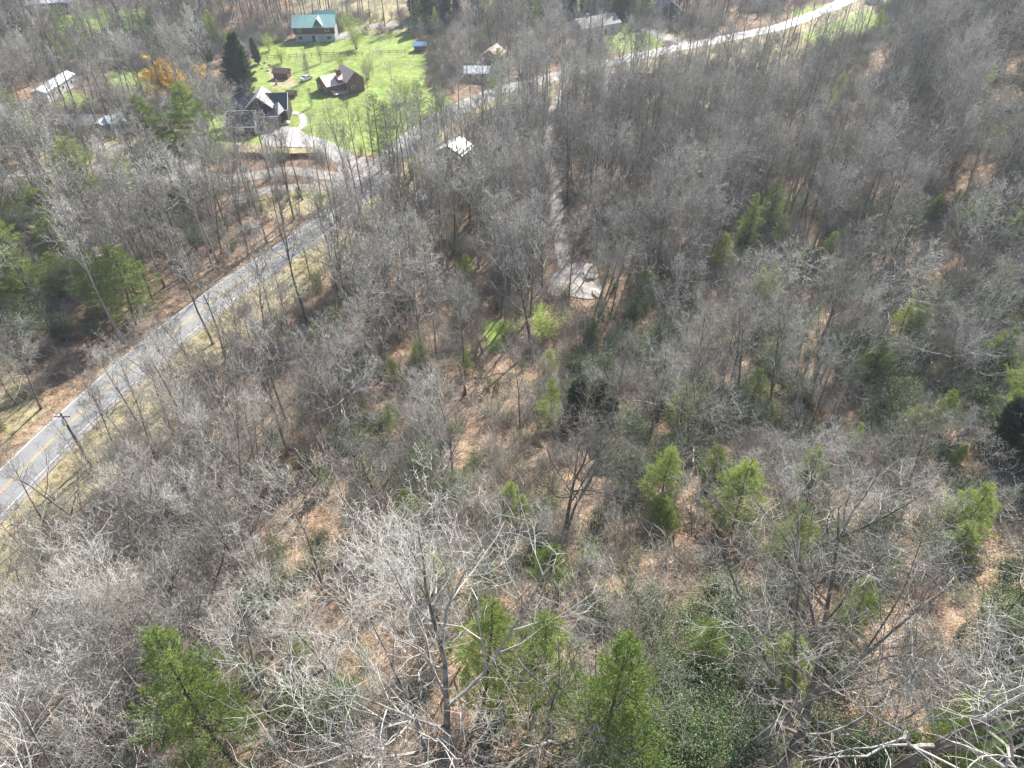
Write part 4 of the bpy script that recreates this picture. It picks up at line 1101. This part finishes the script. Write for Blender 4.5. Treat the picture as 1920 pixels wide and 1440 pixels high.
for r_, i in enumerate(order):
    u = rg.random()
    left = not (px[i] > np.interp(py[i], [0, 1000], [1200, -100]))
    if dr[i] < 20: k = 4 + rg.integers(5) if u < .35 else (12 + rg.integers(3) if u < .75 else 9 + rg.integers(3))
    elif dep[i] < 95: k = rg.integers(4) if u < .45 else (4 + rg.integers(5) if u < .8 else 12 + rg.integers(3))
    elif dep[i] < 160: k = rg.integers(4) if u < .2 else (4 + rg.integers(5) if u < .65 else 9 + rg.integers(3))
    else: k = 4 + rg.integers(5) if u < .3 else 9 + rg.integers(3)
    sc = rg.uniform(.72, 1.12)
    if r_ < N_IND: put_bare((A[i], B[i]), PROTOS[k], sc)
    else: FAR.append((A[i], B[i], float(zt(A[i], B[i])), k, sc, rg.uniform(0, 6.28)))
print('bare individuals', N_IND + n_named, 'far', len(FAR))

# laurels -----------------------------------------------------------
A, B, px, py, dep, rg = scatter(3.3, 9, ymax=330)
ok, dr = open_mask(A, B)
prob = np.full(A.shape, .07)
prob[px > np.interp(py, [0, 1440], [1250, 900])] = .25
prob[rect(px, py, 1150, 520, 1950, 830)] = .6
prob[rect(px, py, 1180, 1120, 1480, 1500)] = .95
prob[rect(px, py, 1660, 1080, 1950, 1500)] = .75
prob[rect(px, py, 1800, 700, 1950, 960)] = .9
prob[rect(px, py, 1480, 1060, 1680, 1180)] = .35
prob[rect(px, py, 1040, 680, 1150, 820)] = .8
prob[rect(px, py, 640, 780, 870, 980)] = .45
prob[rect(px, py, 640, 600, 800, 720)] = .3
prob[rect(px, py, 460, 1040, 880, 1500)] = .22
prob[rect(px, py, 0, 330, 320, 620)] = .15
prob[rect(px, py, 1500, 60, 1950, 400)] = .3
prob[rect(px, py, 560, 460, 800, 640)] = .2
prob[rect(px, py, 1150, 830, 1900, 1060)] = .28
prob[dr < 9] = .0
nn = np.sin(A * .21 + 1) * np.sin(B * .17) + .5 * np.sin(A * .5) * np.sin(B * .43 + 1)
prob *= np.clip(.9 + .9 * nn, .1, 1.9)
keep = ok & (rg.random(A.size) < prob)
idxs = [i for i in np.argsort(dep) if keep[i]]
for i in idxs[:290]:
    put_shrub((A[i], B[i]), LAUREL[rg.integers(3)], rg.uniform(.75, 1.35))
LFAR = [(A[i], B[i], float(zt(A[i], B[i])), rg.integers(3), rg.uniform(.7, 1.2), rg.uniform(0, 6.28)) for i in idxs[290:]]
print('laurels', len(idxs))

describe()

# ------------------------------------------------------------------ uncountable growth: the far woods and the underbrush
def joined(mbs, mats, name):
    v = []; f = []; mi = []; n = 0
    for k, mb in enumerate(mbs):
        if not mb.v: continue
        V = np.concatenate(mb.v); v.append(V); f += [tuple(i + n for i in q) for q in mb.f]; mi += [k] * len(mb.f); n += len(V)
    me = bpy.data.meshes.new(name); me.from_pydata(np.concatenate(v).tolist(), [], f)
    for m_ in mats: me.materials.append(m_)
    me.polygons.foreach_set('material_index', mi); me.update(); return me
def instancer(name, label, cat, meshes, pts):
    """pts: rows x,y,z,index,scale,rotation"""
    col = bpy.data.collections.new(name + '_kinds')
    for k, me in enumerate(meshes):
        col.objects.link(bpy.data.objects.new('%s_kind_%02d' % (name, k), me))
    pts = np.array(pts, float)
    me = bpy.data.meshes.new(name); me.vertices.add(len(pts)); me.vertices.foreach_set('co', pts[:, :3].ravel())
    a = me.attributes.new('idx', 'INT', 'POINT'); a.data.foreach_set('value', pts[:, 3].astype(np.int32))
    a = me.attributes.new('scl', 'FLOAT', 'POINT'); a.data.foreach_set('value', pts[:, 4])
    rot = np.zeros((len(pts), 3)); rot[:, 2] = pts[:, 5]
    a = me.attributes.new('rot', 'FLOAT_VECTOR', 'POINT'); a.data.foreach_set('vector', rot.ravel())
    o = link(name, me)
    g = bpy.data.node_groups.new(name, 'GeometryNodeTree')
    g.interface.new_socket('Geometry', in_out='INPUT', socket_type='NodeSocketGeometry')
    g.interface.new_socket('Geometry', in_out='OUTPUT', socket_type='NodeSocketGeometry')
    gi = g.nodes.new('NodeGroupInput'); go = g.nodes.new('NodeGroupOutput')
    ci = g.nodes.new('GeometryNodeCollectionInfo'); ci.inputs[0].default_value = col
    ci.inputs['Separate Children'].default_value = True; ci.inputs['Reset Children'].default_value = True
    iop = g.nodes.new('GeometryNodeInstanceOnPoints'); iop.inputs['Pick Instance'].default_value = True
    def attr(nm_, t_):
        n = g.nodes.new('GeometryNodeInputNamedAttribute'); n.data_type = t_; n.inputs[0].default_value = nm_
        return [s for s in n.outputs if s.enabled and s.name == 'Attribute'][0]
    g.links.new(gi.outputs[0], iop.inputs['Points']); g.links.new(ci.outputs[0], iop.inputs['Instance'])
    g.links.new(attr('idx', 'INT'), iop.inputs['Instance Index']); g.links.new(attr('scl', 'FLOAT'), iop.inputs['Scale'])
    e2r = g.nodes.new('FunctionNodeEulerToRotation'); g.links.new(attr('rot', 'FLOAT_VECTOR'), e2r.inputs[0])
    g.links.new(e2r.outputs[0], iop.inputs['Rotation'])
    g.links.new(iop.outputs[0], go.inputs[0])
    md = o.modifiers.new('scatter', 'NODES'); md.node_group = g
    return tag(o, label, cat, kind='stuff')
def joined3(mb2):
    t_, c_ = mb2; J = MB().add(np.concatenate(t_.v), t_.f)
    J.add(np.concatenate(c_.v), c_.f); J.mi = [0] * len(t_.f) + list(c_.mi)
    return J.mesh('tree_kind', [M['bark'], M['twig']])
ft = [joined3(k_) for k_ in FARK]
FAR = [(a, b_, c_, (hash((round(a * 7), round(b_ * 5))) % 4) + (0 if k_ < 9 and dp < 1e9 else 4), s_, r_) for a, b_, c_, k_, s_, r_ in FAR for dp in (0,)]
instancer('far_woods', 'mass of bare grey woods in the distance', 'woods', ft, FAR)

if len(LFAR) > 3:
    instancer('far_laurels', 'dark evergreen laurel thickets farther up the woods', 'laurel thicket', [joined([grow_shrub(sd, a_, h_, n=n_)[1]], [M['laurel']], 'laurel_kind') for sd, a_, h_, n_ in ((31, 2.6, 3.6, 1800), (32, 3.0, 4.6, 2000), (33, 2.0, 2.6, 1500))], LFAR)
A, B, px, py, dep, rg = scatter(3.1, 41, ymax=330)
d = dist_line(A, B, ROAD); ok, _ = open_mask(A, B)
nn = np.sin(A * .09 + 2) * np.sin(B * .08 + 1) + .5 * np.sin(A * .31 + B * .17) * np.sin(B * .27)
prob = np.clip(.62 + .3 * nn, .15, .9)
prob[rect(px, py, 1130, 60, 1520, 200)] *= .15; prob[rect(px, py, 1480, 0, 1650, 160)] *= .1; prob[d < 14] *= .04; prob[rect(px, py, 1470, 1170, 1680, 1500)] *= .05; prob[rect(px, py, 530, 880, 650, 1050)] *= .1; prob[rect(px, py, 830, 720, 900, 900)] *= .2
prob[rect(px, py, 700, 1370, 900, 1500)] *= .1; prob[rect(px, py, 1000, 440, 1150, 600)] *= .3
keep = ok & (d > 7) & (rg.random(A.size) < prob)
ol = np.clip(.72 + .3 * np.sin(A * .06 + .5) * np.sin(B * .07 + 2) + .12 * (px > 1100), .1, .8)
pts = [(a, b_, z, (rg.integers(3) if rg.random() < o_ else 3 + rg.integers(3)), rg.uniform(.5, 1.0), rg.uniform(0, 6.28)) for a, b_, z, o_ in zip(A[keep], B[keep], zt(A[keep], B[keep]), ol[keep])]
instancer('understory', 'thin grey saplings and dull olive shrubs filling the forest floor', 'understory', [joined(list(o_), [M['bark'], M['olive']], 'olive_kind') for o_ in OLIVE] + [joined3(SAP[k]['mb']) for k in range(3)], pts)
print('understory', len(pts))
bk = [grow_brush(s, 1.6, 2.2) for s in (51, 52, 53)] + [grow_brush(s, 2.2, 3.4, n=44, tw=.014) for s in (54, 55)]
A, B, px, py, dep, rg = scatter(2.1, 21, ymax=330)
d = dist_line(A, B, ROAD); ok, _ = open_mask(A, B)
okb = ok & (d > 5.8)
nn = np.sin(A * .13 + 2) * np.sin(B * .11 + 1) + .6 * np.sin(A * .37 + B * .21) * np.sin(B * .31)
prob = np.clip(.45 + .4 * nn, .08, .9)
prob[rect(px, py, 1130, 60, 1520, 200)] *= .3; prob[(d < 10)] *= .12; prob[(d < 17)] *= .5
prob[rect(px, py, 1470, 1170, 1680, 1500)] *= .15; prob[rect(px, py, 530, 880, 650, 1050)] *= .2; prob[rect(px, py, 830, 720, 900, 900)] *= .3
keep = okb & (rg.random(A.size) < prob)
pts = [(a, b_, z, rg.integers(5), rg.uniform(.6, 1.3), rg.uniform(0, 6.28)) for a, b_, z in zip(A[keep], B[keep], zt(A[keep], B[keep]))]
instancer('underbrush', 'tangled brown twiggy underbrush on the forest floor', 'underbrush', [joined([b_], [M['brush']], 'brush_kind') for b_ in bk], pts)
print('brush', len(pts))

# grass tufts on the verge and lawns
def grow_tuft(seed):
    rg = np.random.default_rng(seed); n = 60
    C = np.c_[rg.normal(0, .3, (n, 2)), np.zeros(n) - .02]; D = np.c_[rg.normal(0, .45, (n, 2)), np.ones(n)]
    V, Fc = leaf_tris(C, D, rg.uniform(.15, .42, n), np.full(n, .035), rg); return MB().add(V, Fc)
M['drygrass'] = vary('dry_grass', (.20, .21, .08), (.50, .42, .25), nscale=.4, c3=(.37, .31, .16))
A, B, px, py, dep, rg = scatter(1.05, 31, ymax=135)
d = dist_line(A, B, ROAD)
keep = (d > 4.9) & (d < 17) & (rg.random(A.size) < .75 * (1 - (d - 5) / 16)) & (px < 800)
pts = [(a, b_, z, rg.integers(2), rg.uniform(.6, 1.5), rg.uniform(0, 6.28)) for a, b_, z in zip(A[keep], B[keep], zt(A[keep], B[keep]))]
instancer('verge_grass', 'dry yellow and green grass on the road verge', 'grass', [joined([grow_tuft(s)], [M['drygrass']], 'tuft_kind') for s in (61, 62)], pts)

# fallen logs
rg = np.random.default_rng(8)
for k, (x_, y_, a, lb) in enumerate(((445, 385, .5, 'fallen trunk in the ditch left of the far end of the straight road'), (1560, 1390, 1.9, 'fallen grey log on the sunny leaf litter in the lower right corner'), (870, 880, 1.0, 'dark fallen log in the brown gap in the middle'), (740, 580, .3, 'fallen log left of the tall central tree'))):
    p = at(x_, y_); P_, _ = wander(np.zeros(3), np.array([math.cos(a), math.sin(a), 0]), 7, 5, .05, 0, rg)
    P_[:, 2] = zt(p[0] + P_[:, 0], p[1] + P_[:, 1]) - p[2] + .15
    o = MB().tube(P_, np.linspace(.22, .1, 6), 8).build('fallen_log', M['bark'], None, True); o.location = p; tag(o, lb, 'fallen log', 'fallen logs')

# ------------------------------------------------------------------ haze
hz = MB().box(-905, 905, -305, 1105, -8, 95)
m, nt, b = mat('haze_air')
nt.nodes.remove(b)
pv = N(nt, "ShaderNodeVolumePrincipled"); pv.inputs["Color"].default_value = (.86, .92, 1.0, 1); pv.inputs["Density"].default_value = .0002
pv.inputs["Anisotropy"].default_value = .3
nt.links.new(pv.outputs[0], nt.nodes["Material Output"].inputs["Volume"])
o = hz.build('haze', m); tag(o, 'thin blue haze filling the valley air', 'haze', kind='stuff')
